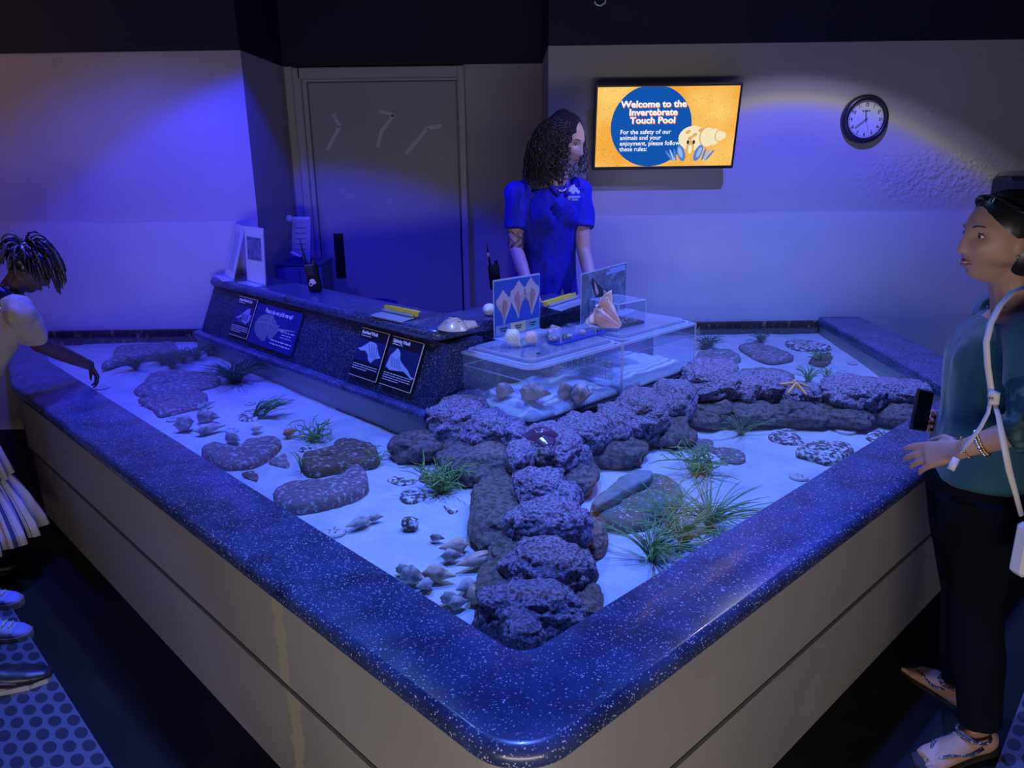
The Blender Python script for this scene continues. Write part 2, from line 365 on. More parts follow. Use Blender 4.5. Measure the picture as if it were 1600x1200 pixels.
# ================================================================ THE POOL
NA = Vector((.719, .695)); SB = Vector((-.695, .719))
def NS(n, s, z=0.0): q = NA*n+SB*s; return Vector((q.x, q.y, z))
pool = empty('touch_pool', (0, 1.3, 0), 'large corner touch pool with dark speckled granite rim and beige sides', 'touch pool')
YP = YW-.034
inner_c = [(-2.98, YP), (-2.42, 3.93), (.0137, 1.396), (1.9, 3.186), (1.93, YP)]
outer_c = [(-3.2, YP), (-2.36, 3.5), (.004, 1.070), (2.2, 3.14), (2.2, YP)]
rin = fillet(inner_c, [0, .04, .055, .05, 0], 10); rout = fillet(outer_c, [0, .06, .13, .10, 0], 10)
def inset(poly, d_):      # shift a path sideways (positive: away from its left-hand side)
    out = []
    for i, p in enumerate(poly):
        a = poly[max(i-1, 0)]; b = poly[min(i+1, len(poly)-1)]; t = (b-a).normalized(); out.append(p+Vector((t.y, -t.x))*d_)
    return out
def sweep(name, pin, pout, prof, m, parent, org, smooth=True):
    """prof: (t,z,d): t 0..1 between inner and outer path, d extra offset outward in m"""
    v = []; f = []; k = len(prof)
    for a, b in zip(pin, pout):
        dr = (b-a).normalized()
        for t, z, d_ in prof: q = a+(b-a)*t+dr*d_; v.append(Vector((q.x, q.y, z))-Vector(org))
    for i in range(len(pin)-1):
        for j in range(k): f.append((i*k+j, i*k+(j+1) % k, (i+1)*k+(j+1) % k, (i+1)*k+j))
    f.append(tuple(range(k))); f.append(tuple((len(pin)-1)*k+j for j in range(k)))
    o = mobj(name, v, f, m, parent, False); return auto_smooth(o, 35) if smooth else o
RO_ = .028
prof = [(0, .625, .0), (0, .672, .0), (0, .677, .003), (0, .68, .008)]
prof += [(1, .68-RO_+RO_*math.cos(a), -RO_+RO_*math.sin(a)) for a in [PI*i/10 for i in range(11)]]
org = (0, 1.3, 0)
sweep('rim', rin, rout, prof, GRAN, pool, org)
W1 = inset(rout, -.03); W1i = inset(rout, -.06); W2 = inset(rout, -.022)
for q in (W1, W1i, W2): pass
def wallsweep(name, path_o, path_i, z0, z1, m):
    return sweep(name, path_i, path_o, [(0, z0, 0), (0, z1, 0), (1, z1, 0), (1, z0, 0)], m, pool, org)
# the panels show one old vertical scar where the paint has come away
def scar(m, c, n_):
    nt = m.node_tree; N = nt.nodes; L = nt.links; b = N['Principled BSDF']
    tc = N.new('ShaderNodeTexCoord'); vm = N.new('ShaderNodeVectorMath'); vm.operation = 'SUBTRACT'; vm.inputs[1].default_value = c; L.new(tc.outputs['Object'], vm.inputs[0])
    dt = N.new('ShaderNodeVectorMath'); dt.operation = 'DOT_PRODUCT'; dt.inputs[1].default_value = n_; L.new(vm.outputs[0], dt.inputs[0])
    ns = N.new('ShaderNodeTexNoise'); ns.inputs['Scale'].default_value = 22; ns.inputs['Detail'].default_value = 8; L.new(tc.outputs['Object'], ns.inputs['Vector'])
    ab = N.new('ShaderNodeMath'); ab.operation = 'ABSOLUTE'; L.new(dt.outputs['Value'], ab.inputs[0])
    mr = N.new('ShaderNodeMapRange'); mr.inputs[1].default_value = .005; mr.inputs[2].default_value = .045; mr.inputs[3].default_value = .75; mr.inputs[4].default_value = .30; L.new(ab.outputs[0], mr.inputs[0])
    lt = N.new('ShaderNodeMath'); lt.operation = 'LESS_THAN'; L.new(ns.outputs[0], lt.inputs[0]); L.new(mr.outputs[0], lt.inputs[1])
    lm = N.new('ShaderNodeMath'); lm.operation = 'LESS_THAN'; lm.inputs[1].default_value = .05; L.new(ab.outputs[0], lm.inputs[0])
    mu = N.new('ShaderNodeMath'); mu.operation = 'MULTIPLY'; L.new(lt.outputs[0], mu.inputs[0]); L.new(lm.outputs[0], mu.inputs[1])
    old = b.inputs['Base Color'].links[0].from_socket
    mx = N.new('ShaderNodeMix'); mx.data_type = 'RGBA'; L.new(mu.outputs[0], mx.inputs[0]); L.new(old, mx.inputs[6]); mx.inputs[7].default_value = (.42, .39, .30, 1); L.new(mx.outputs[2], b.inputs['Base Color'])
sc_p = P(490, 1000, .45)-Vector(org); scar(BEIGE, (sc_p.x, sc_p.y, 0), (-.70, .72, 0))
wallsweep('upper_panel', W2, W1i, .362, .63, BEIGE)
wallsweep('lower_panel', inset(rout, -.036), W1i, 0.0, .355, BEIGE)
wallsweep('seam_strip', inset(rout, -.019), W1i, .349, .363, mat('seam', (.08, .075, .07), .7))
rin_l = inset(rin, .012); wallsweep('inner_wall', inset(rin, .05), rin_l, .40, .63, INNER)
# back wall tile band inside the pool
TILE = bpy.data.materials.new('tile_band'); TILE.use_nodes = True
nt = TILE.node_tree; N = nt.nodes; L = nt.links; b = N['Principled BSDF']; b.inputs['Roughness'].default_value = .3
tc = N.new('ShaderNodeTexCoord'); mp = N.new('ShaderNodeMapping'); mp.inputs['Rotation'].default_value = (PI/2, 0, 0); L.new(tc.outputs['Object'], mp.inputs[0])
br = N.new('ShaderNodeTexBrick'); br.offset = 0; br.inputs['Scale'].default_value = 1; br.inputs['Brick Width'].default_value = .05; br.inputs['Row Height'].default_value = .05
br.inputs['Mortar Size'].default_value = .003; br.inputs['Color1'].default_value = (.035, .028, .02, 1); br.inputs['Color2'].default_value = (.055, .045, .03, 1); br.inputs['Mortar'].default_value = (.10, .085, .05, 1)
L.new(mp.outputs[0], br.inputs[0])
ns = N.new('ShaderNodeTexNoise'); ns.inputs['Scale'].default_value = 25; L.new(tc.outputs['Object'], ns.inputs['Vector'])
mr = N.new('ShaderNodeMapRange'); mr.inputs[1].default_value = .6; mr.inputs[2].default_value = .7; L.new(ns.outputs[0], mr.inputs[0])
mx = N.new('ShaderNodeMix'); mx.data_type = 'RGBA'; L.new(mr.outputs[0], mx.inputs[0]); L.new(br.outputs[0], mx.inputs[6]); mx.inputs[7].default_value = (.42, .34, .16, 1); L.new(mx.outputs[2], b.inputs['Base Color'])
struct(wallbox('trim_1', -3.1, -1.8, YW-.03, YW, .40, .655, TILE), 'dark tile band at the water line, left back wall')
struct(wallbox('trim_2', .9, 1.95, YW-.03, YW, .40, .655, TILE), 'dark tile band at the water line, right back wall')
# stand for the tank (dark) and liner walls round the island
def liner(name, pts, z0, z1, m, th=.03):
    pts = [Vector((p.x, p.y)) for p in pts]; o = [Vector((0, 1.3))]*0
    mb = MB()
    for a, b in zip(pts[:-1], pts[1:]):
        t = (b-a).normalized(); nn = Vector((-t.y, t.x))*th
        q = [a, b, b+nn, a+nn]; mb.prism([(p.x, p.y-1.3) for p in q], z0, z1)
    return mb.build(name, m, pool)
liner('island_liner', [NS(1.83, 4.66), NS(1.83, 2.36)], .40, .645, INNER, .03)
liner('island_liner', [Vector((-1.86, YW, 0)), NS(1.83, 4.66)], .40, .645, INNER, .03)
liner('island_liner', [NS(2.92, 2.42), Vector((.75, 3.80, 0)), Vector((.93, YW, 0))][::1], .40, .645, INNER, .03)
stand = MB().prism([tuple(NS(n, s).xy) for n, s in ((1.99, 1.968), (3.16, 1.968), (3.16, 2.42), (1.99, 2.42))], .40, .672)
so = stand.build('tank_stand', mat('stand_black', (.02, .02, .03), .5)); tag(so, 'low black plinth in the pool under the clear tank', 'plinth')
poolpoly = [Vector((p.x, p.y)) for p in rin_l]+[Vector(q[:2]) for q in ((.93, YW), (.75, 3.8))]+[NS(n, s).xy for n, s in ((3.16, 2.42), (3.16, 1.968), (1.99, 1.968), (1.99, 2.38), (1.83, 2.38), (1.83, 4.66))]+[Vector((-1.86, YW))]
def sand_z(x, y):
    t = min(max((y-3.5)/1.3, 0), 1); t = t*t*(3-2*t)
    return .535+.035*t+.010*noise.noise(Vector((x*2.2, y*2.2, 3)))+.004*noise.noise(Vector((x*9, y*9, 1)))
def grid_surface(poly, step, zf):
    xs = [p[0] for p in poly]; ys = [p[1] for p in poly]; idx = {}; v = []; f = []
    i0, i1 = int(min(xs)/step)-1, int(max(xs)/step)+2; j0, j1 = int(min(ys)/step)-1, int(max(ys)/step)+2
    def vid(i, j):
        if (i, j) not in idx: idx[(i, j)] = len(v); v.append((i*step, j*step, zf(i*step, j*step)))
        return idx[(i, j)]
    for i in range(i0, i1):
        for j in range(j0, j1):
            if inside((i+.5)*step, (j+.5)*step, poly): f.append((vid(i, j), vid(i+1, j), vid(i+1, j+1), vid(i, j+1)))
    return v, f
big = [Vector((p.x, p.y)) for p in inset(rin, .03)]+poolpoly[len(rin_l):]
v, f = grid_surface(big, .022, sand_z)
tag(mobj('pool_sand', v, f, SAND), 'pale rippled sand on the floor of the touch pool', 'sand', kind='stuff')
ZW = .632
wo = mobj('pool_water', [(p.x, p.y, ZW) for p in poolpoly], [tuple(range(len(poolpoly)))], WATER, None, False)
tag(wo, 'clear shallow water filling the touch pool', 'water', kind='stuff')

# ================================================================ ISLAND COUNTER
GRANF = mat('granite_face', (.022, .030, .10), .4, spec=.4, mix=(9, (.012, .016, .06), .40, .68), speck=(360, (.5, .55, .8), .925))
isl = empty('display_counter', NS(2.1, 3.4), 'dark speckled granite counter island with sloping sign face beside the pool', 'counter')
io = NS(2.1, 3.4)
def ext_ns(name, prof, s0, s1, m, axis='s', smooth=True, parent=isl, o_=io):
    """prof list of (offset, z); extruded along s (offset = n) or along n (offset = s)"""
    v = []; k = len(prof)
    for e in (s0, s1):
        for off, z in prof: v.append((NS(off, e, z) if axis == 's' else NS(e, off, z))-o_)
    f = [(j, (j+1) % k, k+(j+1) % k, k+j) for j in range(k)]+[tuple(range(k)), tuple(range(k, 2*k))]
    o = mobj(name, v, f, m, parent, False); return auto_smooth(o, 40) if smooth else o
def bull(o0, o1, z0, z1, front=True):
    r = (z1-z0)/2; c = (z0+z1)/2
    return [(o1, z0)]+[(o1, z1)]+[(o0+r-r*math.sin(a), c+r*math.cos(a)) for a in [PI*i/8 for i in range(9)]]
# top slab as L shape with rounded nose
r = .026; zc = 1.0-r
tin = [NS(1.92, 4.57), NS(1.92, 2.43), NS(2.88, 2.43)]; tout = [NS(2.18, 4.57), NS(2.18, 2.68), NS(2.88, 2.68)]
pin = fillet([(-1.80+.02, 4.60), tuple(NS(1.92, 2.43).xy), tuple(NS(2.88, 2.43).xy)], [0, .06, 0], 6)
pin[0] = NS(1.92, 4.57).xy.copy()
pout = fillet([tuple(NS(2.17, 4.57).xy), tuple(NS(2.17, 2.68).xy), tuple(NS(2.88, 2.68).xy)], [0, .02, 0], 6)
tp = [(0, zc+r*math.cos(a), r-r*math.sin(a)) for a in [PI*i/10 for i in range(11)]]
sweep('countertop', pin, pout, [(1, 1.0-2*r, 0), (1, 1.0, 0)]+tp, GRAN, isl, tuple(io))
ext_ns('end_nose', [(1.945, 1.0-2*r), (1.945, 1.0), (2.17, 1.0), (2.17, 1.0-2*r)], 4.57, 4.60, GRAN)
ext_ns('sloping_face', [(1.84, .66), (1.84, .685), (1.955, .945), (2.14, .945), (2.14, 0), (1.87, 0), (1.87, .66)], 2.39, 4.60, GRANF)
ext_ns('ledge', [(1.865, .64), (1.865, .686)]+[(1.80+.022-.022*math.sin(a), .663+.022*math.cos(a)) for a in [PI*i/8 for i in range(9)]], 2.38, 4.64, GRAN)
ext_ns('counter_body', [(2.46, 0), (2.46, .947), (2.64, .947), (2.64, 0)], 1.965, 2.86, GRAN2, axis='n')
# hidden staff platform
stf = wallbox('staff_platform', -.35, .80, 3.95, YW-.02, 0, .2, FLOORM); tag(stf, 'low platform behind the counter that the staff member stands on', 'platform')
# ================================================================ ROCKS
def nfbm(p, s, oct=3):
    v = 0; a = 1; t = 0
    for i in range(oct): v += a*noise.noise(p*s); t += a; a *= .5; s *= 2.1
    return v/t
_ico = {}
def ico(sub):
    if sub not in _ico:
        bm = bmesh.new(); bmesh.ops.create_icosphere(bm, subdivisions=sub, radius=1)
        bm.verts.index_update(); _ico[sub] = ([v.co.copy() for v in bm.verts], [tuple(v.index for v in f.verts) for f in bm.faces]); bm.free()
    return _ico[sub]
seed_ = [0]
def rock(name, c, r, mat_, label, cat='rock', group=None, rot=0.0, rough=1.0, sub=5, sq=.75, parent=None, lump=.22, taper=0.0):
    seed_[0] += 7.31; S = Vector((seed_[0], seed_[0]*.7, 0)); vs, fs = ico(sub)
    big = max(r); out = []; cr, sr = math.cos(rot), math.sin(rot)
    for v in vs:
        q = Vector([math.copysign(abs(a)**sq, a) for a in v]); q = q/max(q.length, .001)*(q.length**.4)
        d = 1+lump*nfbm(v*1.3+S, 1.0, 2)*1.6+.10*rough*nfbm(v*4+S, 1.0, 3)
        p = Vector((q.x*r[0], q.y*r[1], q.z*r[2]))*d
        if taper: p.y *= 1-taper*(p.x/r[0])
        pw = p+S
        cell = noise.noise(pw*38)*.5+noise.noise(pw*85)*.30+noise.noise(pw*20)*.5
        n_ = Vector((v.x/r[0], v.y/r[1], v.z/r[2])).normalized()
        p += n_*(.0075*rough*cell)*min(1, big/.07)
        if p.z < -r[2]*.82: p.z = -r[2]*.82
        out.append(Vector((p.x*cr-p.y*sr, p.x*sr+p.y*cr, p.z)))
    o = mobj(name, out, fs, mat_, parent, True); o.location = c
    tag(o, label, cat, group); return o
def rock_px(name, box, z, rz, mat_, label, rot=0.0, sub=5, cat='rock', group=None, k=1.0, **kw):
    """stand a rock at the real level z so that it spans the surveyed sight lines"""
    x0, y0, x1, y1 = box; c = P((x0+x1)/2, (y0+y1)/2, z); d = depth_of(c)
    dirv = (c-Vector((0, 0, CAM_H))).normalized(); sphi = -dirv.z; cphi = math.sqrt(1-sphi*sphi)
    rx = (x1-x0)/2*d/CAM_F*k; h = (y1-y0)/2*d/CAM_F*k
    rz = min(rz, h*.85/cphi); ry = math.sqrt(max(h*h-(rz*cphi)**2, 1e-5))/sphi
    ang = math.atan2(-c.x, c.y)
    return rock(name, c, (rx, ry, rz), mat_, label, cat, group, ang+rot, sub=sub, **kw)
G_R = 'dry reef rocks of the dividing wall'; G_W = 'wet rocks under the dividing wall'
reef = [
 ((748, 917, 912, 1016), .60, .10, 'front reef rock in the near corner of the pool, brown underside', 6),
 ((790, 968, 850, 1016), .62, .06, 'small rounded reef lump at the foot of the nearest reef rock', 5),
 ((793, 848, 920, 942), .62, .10, 'wide reef rock second from the near corner, dark notch on its right', 6),
 ((796, 783, 918, 862), .63, .09, 'broad flat purple reef rock third from the near corner', 6),
 ((806, 733, 884, 798), .64, .08, 'rounded reef rock fourth from the near corner', 6),
 ((862, 756, 908, 806), .64, .06, 'small reef knob on the right side of the fourth reef rock', 5),
 ((792, 690, 832, 750), .64, .07, 'narrow upright reef rock left of the branching point', 5),
 ((818, 664, 902, 738), .645, .08, 'reef rock at the branching point under the small horseshoe crab', 6),
 ((896, 696, 922, 728), .63, .05, 'little reef knob right of the branching point', 4),
 ((674, 612, 768, 698), .63, .11, 'big reef rock at the end of the left branch by the counter', 6),
 ((722, 642, 800, 708), .63, .09, 'reef rock in the middle of the left branch', 6),
 ((775, 655, 836, 706), .63, .08, 'reef rock of the left branch next to the horseshoe crab', 5),
 ((872, 648, 952, 706), .64, .08, 'first reef rock of the right branch below the tank corner', 6),
 ((930, 630, 992, 696), .63, .08, 'second reef rock of the right branch in front of the tank', 5),
 ((962, 608, 1036, 684), .635, .09, 'arched reef rock with a dark hollow below the tank seam', 6),
 ((1018, 594, 1084, 654), .64, .08, 'reef rock of the right branch under the far tank corner', 5),
 ((1070, 566, 1156, 634), .65, .10, 'tallest reef rock of the right branch beside the tank end', 6),
 ((1130, 585, 1190, 630), .64, .07, 'low reef rock left of the starfish rock', 5),
 ((1172, 582, 1232, 626), .64, .07, 'reef rock holding up the left arms of the starfish', 5),
 ((1224, 598, 1258, 632), .63, .05, 'small reef rock directly below the starfish', 5),
 ((1252, 600, 1292, 632), .63, .05, 'small reef rock just right of the starfish', 5),
 ((1284, 590, 1374, 642), .64, .08, 'large reef rock right of the starfish', 6),
 ((1346, 593, 1424, 634), .635, .07, 'second last reef rock of the right branch', 5),
 ((1404, 597, 1452, 626), .635, .06, 'last reef rock of the right branch touching the right rim', 5)]
for b, z, rz, lab, sub in reef:
    rock_px('reef_rock', b, z, rz, REEF, lab, sub=sub, group=G_R, k=1.12, rough=1.5, lump=.16)
wet = [
 ((612, 672, 716, 722), .575, .07, 'grey brown wet rock left of the reef beside the counter liner'),
 ((690, 690, 812, 752), .575, .06, 'long wet ledge rock under the left branch'),
 ((738, 742, 832, 852), .575, .06, 'broad brown wet rock left of the reef stem'),
 ((764, 838, 832, 900), .575, .05, 'dark wet rock left of the reef between third and second rock'),
 ((744, 868, 824, 956), .575, .05, 'mottled wet rock beside the whelk shells at the reef foot'),
 ((890, 858, 930, 935), .57, .05, 'dark wet rock on the right side of the second reef rock'),
 ((895, 915, 942, 985), .57, .05, 'dark wet rock right of the front reef rock'),
 ((866, 712, 932, 772), .575, .05, 'shadowy wet rock right of the branching point'),
 ((900, 672, 1010, 730), .57, .06, 'long dark wet ledge under the right branch'),
 ((985, 650, 1085, 702), .57, .06, 'dark wet ledge below the tall reef rocks'),
 ((1060, 618, 1150, 668), .575, .06, 'wet rock below the tallest reef rock'),
 ((1130, 622, 1210, 665), .575, .05, 'wet rock under the low reef rocks'),
 ((1195, 630, 1290, 668), .575, .05, 'wet rock below the starfish'),
 ((1275, 632, 1360, 670), .575, .05, 'wet rock below the large right reef rock'),
 ((1350, 628, 1440, 664), .575, .05, 'wet rock at the right end of the dividing wall'),
 ((905, 812, 948, 868), .56, .04, 'small wet rock between the reef and the green boulder')]
for b, z, rz, lab in wet:
    rock_px('wet_rock', b, z, rz, REEFW, lab, group=G_W, k=1.05)

# ---- flat slabs on the sand: outline at real level, own spine and thickness
def slab(name, outline, spine, th, mat_, label, z=None, cat='rock', group=None, rough=1.0, nseg=72, edge=.5):
    seed_[0] += 3.7; S = Vector((seed_[0], 5, seed_[0]*.3))
    mid = spine[len(spine)//2]; m0 = P(*mid, .54)
    zb = sand_z(m0.x, m0.y)-.006 if z is None else z
    pts = [P(x, y, zb+th*.4) for x, y in outline]; sp = [P(x, y, zb+th*.4) for x, y in spine]
    n = len(pts)   # closed Catmull resample
    res = []
    L_ = [(pts[(i+1) % n]-pts[i]).length for i in range(n)]; T = sum(L_)
    for i in range(n):
        k = max(2, round(nseg*L_[i]/T)); a, b, c, d_ = pts[i-1], pts[i], pts[(i+1) % n], pts[(i+2) % n]
        for j in range(k):
            t = j/k; res.append(.5*((2*b)+(c-a)*t+(2*a-5*b+4*c-d_)*t*t+(3*b-a-3*c+d_)*t**3))
    def near(p):
        best = None; bd = 1e9
        for i in range(max(1, len(sp)-1)):
            a = sp[i]; b = sp[min(i+1, len(sp)-1)]; ab = b-a; t = 0 if ab.length < 1e-6 else max(0, min(1, (p-a).dot(ab)/ab.length_squared)); q = a+ab*t
            if (p-q).length < bd: bd = (p-q).length; best = q
        return best
    prof = [(1.0, 0), (1.02, .22), (1.0, .5), (.96, .72), (.88, .86), (.74, .94), (.55, .98), (.36, 1.0), (.18, 1.0), (.04, 1.0)]
    org = Vector((m0.x, m0.y, zb)); v = []; f = []; k = len(res); nr = [near(p) for p in res]
    for fr_, h in prof:
        for p, q in zip(res, nr):
            w_ = q+(p-q)*fr_; w_ = Vector((w_.x, w_.y, zb+th*h))
            nn = nfbm(w_+S, 16, 3)*.010*rough+noise.noise((w_+S)*60)*.0022*rough
            if fr_ > .8: dr = (p-q).normalized(); w_ += Vector((dr.x, dr.y, 0))*nn*1.2
            w_.z += nn*min(1, h*1.4)*min(1, th/.025); v.append(w_-org)
    for i in range(len(prof)-1):
        for j in range(k): f.append((i*k+j, i*k+(j+1) % k, (i+1)*k+(j+1) % k, (i+1)*k+j))
    f.append(tuple((len(prof)-1)*k+j for j in range(k))); f.append(tuple(range(k)))
    o = mobj(name, v, f, mat_, None, True); o.location = org; return tag(o, label, cat, group)
SLABS = [
 ([(158, 574), (176, 562), (180, 548), (200, 541), (240, 540), (265, 536), (278, 545), (270, 556), (235, 560), (195, 566)], [(175, 564), (200, 551), (265, 546)], .035, SLABM, 'long low grey slab furthest back on the left, near the seagrass bed'),
 ([(210, 611), (226, 598), (240, 583), (290, 581), (330, 586), (345, 597), (322, 606), (270, 616), (225, 617)], [(235, 604), (320, 594)], .028, SLABM, 'flat pale oval slab behind the purple slab, left basin'),
 ([(217, 627), (235, 622), (262, 611), (300, 609), (322, 618), (320, 634), (290, 642), (250, 650), (238, 640)], [(248, 632), (305, 624)], .032, SLABP, 'flat purplish slab in the left basin with frayed front edge'),
 ([(314, 706), (328, 697), (355, 699), (376, 702), (388, 690), (412, 686), (436, 690), (436, 701), (420, 716), (395, 728), (360, 732), (335, 724)], [(335, 711), (372, 713), (400, 708), (425, 697)], .042, SLABP, 'kidney-shaped purple rock with white crust nearest the left rim'),
 ([(472, 728), (478, 714), (500, 707), (522, 702), (524, 694), (552, 691), (580, 699), (592, 715), (585, 728), (555, 732), (520, 738), (495, 743), (478, 740)], [(492, 726), (535, 717), (572, 713)], .050, SLABB, 'brown green kidney rock in the middle of the left basin'),
 ([(428, 780), (445, 764), (470, 756), (505, 757), (530, 750), (545, 738), (562, 735), (575, 748), (572, 766), (550, 780), (515, 791), (470, 798), (440, 794)], [(452, 778), (500, 774), (540, 763), (560, 750)], .052, SLABP, 'boomerang-shaped pinkish rock in front of the brown kidney rock'),
 ([(420, 723), (440, 712), (448, 713), (452, 731), (435, 729)], [(436, 722)], .016, SLABM, 'thin triangular rock chip right of the kidney-shaped purple rock'),
 ([(376, 741), (395, 738), (403, 744), (402, 754), (390, 750)], [(390, 745)], .016, SLABB, 'small brown triangular chip beside the left rim'),
 ([(606, 752), (618, 746), (640, 748), (648, 754), (632, 760), (615, 758)], [(618, 753), (636, 753)], .014, SPECK, 'small flat speckled stone left of the green coral weed'),
 ([(623, 779), (635, 768), (655, 769), (666, 778), (655, 786), (634, 788)], [(636, 778), (654, 778)], .022, SPECK, 'round speckled stone below the green coral weed'),
 ([(692, 790), (702, 792), (715, 800), (706, 804), (697, 799)], [(700, 796), (708, 800)], .010, SPECK, 'tiny long speckled stone below the coral weed'),
 ([(655, 749), (663, 742), (674, 746), (672, 754), (659, 754)], [(665, 749)], .014, SLABB, 'small brown stone touching the green coral weed'),
 ([(372, 653), (385, 643), (400, 641), (413, 650), (405, 656), (380, 659)], [(384, 651), (402, 649)], .018, SPECK, 'speckled flat stone at the foot of the bright seagrass tuft'),
 ([(467, 705), (478, 698), (489, 697), (486, 703), (474, 707)], [(477, 702)], .012, SPECK, 'little dark stone with weed behind the brown kidney rock'),
 ([(1092, 552), (1110, 548), (1140, 549), (1157, 560), (1150, 566), (1100, 573), (1086, 566)], [(1105, 561), (1140, 557)], .03, SLABM, 'grey slab next to the tank end in the far basin'),
 ([(1154, 545), (1170, 537), (1195, 539), (1238, 556), (1225, 564), (1195, 565)], [(1172, 547), (1215, 556)], .028, SLABM, 'smooth long slab in the middle of the far basin'),
 ([(1228, 541), (1232, 533), (1255, 532), (1290, 541), (1298, 546), (1280, 548), (1250, 547)], [(1245, 540), (1280, 543)], .024, SPECK, 'rough crusted slab at the back of the far basin'),
 ([(1264, 566), (1275, 556), (1295, 552), (1300, 562), (1288, 571)], [(1283, 562)], .02, SLABB, 'green brown stone under weed in the far basin'),
 ([(1156, 580), (1190, 577), (1225, 580), (1242, 590), (1215, 600), (1170, 596)], [(1180, 587), (1222, 589)], .03, SLABM, 'submerged slab just behind the right branch of reef'),
 ([(1074, 690), (1090, 688), (1112, 690), (1119, 702), (1145, 703), (1166, 712), (1160, 724), (1135, 723), (1122, 713), (1105, 706), (1082, 706)], [(1088, 697), (1115, 704), (1148, 713)], .020, SLABP, 'bow-tie shaped purple rock in the right basin'),
 ([(1202, 681), (1218, 674), (1236, 672), (1248, 683), (1258, 694), (1235, 695), (1212, 692)], [(1217, 683), (1240, 688)], .024, SPECK, 'small pointed speckled rock in the right basin'),
 ([(1242, 710), (1258, 696), (1285, 691), (1318, 694), (1334, 702), (1322, 715), (1295, 724), (1265, 718)], [(1265, 707), (1305, 704)], .028, SPECK, 'larger speckled rock touching the right rim'),
 ([(1352, 682), (1368, 675), (1388, 676), (1385, 686), (1362, 692)], [(1370, 683)], .02, SPECK, 'speckled rock half hidden by the right rim'),
 ([(1368, 662), (1382, 659), (1400, 662), (1388, 668)], [(1385, 663)], .012, SLABM, 'thin pale stone far right beside the rim'),
]
for ol, sp_, th, m_, lab in SLABS: slab('flat_rock', ol, sp_, th, m_, lab)
GBR = mat('green_boulder', (.17, .15, .09), .75, mix=(11, (.10, .20, .16), .45, .68), speck=(160, (.6, .62, .6), .86), bump=(60, .8, .008))
slab('flat_rock', [(922, 806), (926, 790), (945, 772), (975, 756), (1010, 747), (1040, 750), (1060, 762), (1066, 780), (1050, 800), (1020, 818), (980, 829), (945, 824)], [(950, 800), (990, 788), (1035, 775)], .060, GBR, 'big brown green boulder with a cleft in the right basin')
slab('flat_rock', [(925, 788), (945, 772), (975, 745), (1000, 740), (1020, 743), (1012, 755), (985, 768), (960, 784), (935, 794)], [(945, 783), (975, 765), (1005, 750)], .030, mat('algae_slab', (.18, .22, .20), .7, mix=(14, (.30, .34, .36), .4, .7), bump=(80, .6, .006)), 'grey green slab leaning on top of the big brown green boulder', z=.588)
rock_px('pebble', (627, 808, 654, 828), .555, .02, SPECK, 'dark rounded pebble alone on the sand of the left basin', sub=4, rough=.5)

# ================================================================ SHELLS
def shell(name, a, b, w, mat_, label, knobs=0, ap=None, ap_mat=None, z=None, group=None, twist=0.0, lift=0.0, tail=.42):
    """whelk shell lying from its spire tip (photo point a) to the end of its canal (b); w = width / length"""
    m0 = P((a[0]+b[0])/2, (a[1]+b[1])/2, .55); zs = (sand_z(m0.x, m0.y) if z is None else z)
    A = P(*a, zs+.01); B = P(*b, zs+.01); lim = 1.2*math.hypot(a[0]-b[0], a[1]-b[1])*depth_of(A)/CAM_F; M_ = (A+B)/2; h_ = (B-A)*min(1, lim/(B-A).length)*.58; A = M_-h_; B = M_+h_; L_ = (B-A).length; R_ = L_*w/2
    prof = [(0, 0), (.12, .03), (.26, .07), (.34, .085), (.52, .13), (.60, .15), (.86, .21), (.98, .28), (1.0, .36), (.97, .46), (.86, .57), (.68, .68), (.48, .78), (.32, .86), (.21, .93), (.12, .985), (.0, 1.0)]
    n = 28; v = []; f = []
    for i, (rr, t) in enumerate(prof):
        for k in range(n):
            th = 2*PI*k/n; sp_ = 1+.05*math.sin(th)
            kb = 1+(.22*max(0, math.cos(knobs*th))**2 if knobs and .20 < t < .38 else 0)+(.03*math.sin(18*t*PI+th) if t < .9 else 0)
            x = (t+.018*math.sin(th+1))*L_; rad = rr*R_*sp_*kb
            yy = rad*math.cos(th); zz = rad*math.sin(th)*.86
            if t > .5: yy += R_*.16*math.sin((t-.5)*PI)
            v.append(Vector((x, yy, zz)))
    for i in range(len(prof)-1):
        for k in range(n): f.append((i*n+k, i*n+(k+1) % n, (i+1)*n+(k+1) % n, (i+1)*n+k))
    ux = (B-A).normalized(); uy = Vector((-ux.y, ux.x, 0)); uz = ux.cross(uy)
    org = A+Vector((0, 0, R_*.70+lift)); rot = Matrix((ux, uy, uz)).transposed()
    v = [rot @ p for p in v]
    root = mobj(name, v, f, mat_, None, True); root.location = org
    tag(root, label, 'shell', group)
    if ap:      # opening of the shell with its smooth inner lip
        mb = MB(); n2 = 20; vv = []; ff = []
        for ring, (sc_, dz) in enumerate(((1.12, .90), (1.05, 1.03), (.86, 1.04), (.55, .94), (.0, .80))):
            for k in range(n2):
                th = 2*PI*k/n2
                px_ = (.54+.30*sc_*math.cos(th))*L_; w_ = .36*sc_*math.sin(th)*(1-.35*math.cos(th))*R_
                rr_ = 1.0 if px_ < .40*L_ else max(.26, 1.0-(px_/L_-.40)*1.55)
                vv.append(rot @ Vector((px_, ap*R_*.12+w_+R_*.12, R_*.86*rr_*dz+.0005)))
        for i in range(4):
            for k in range(n2): ff.append((i*n2+k, i*n2+(k+1) % n2, (i+1)*n2+(k+1) % n2, (i+1)*n2+k))
        mobj('aperture', vv, ff, ap_mat, root, True)
    return root
SHG = mat('shell_grey', (.50, .47, .48), .6, mix=(30, (.16, .14, .14), .45, .65), bump=(90, .4, .004))
SHT = mat('shell_tan', (.60, .46, .34), .55, mix=(24, (.22, .16, .13), .5, .68), bump=(90, .3, .003))
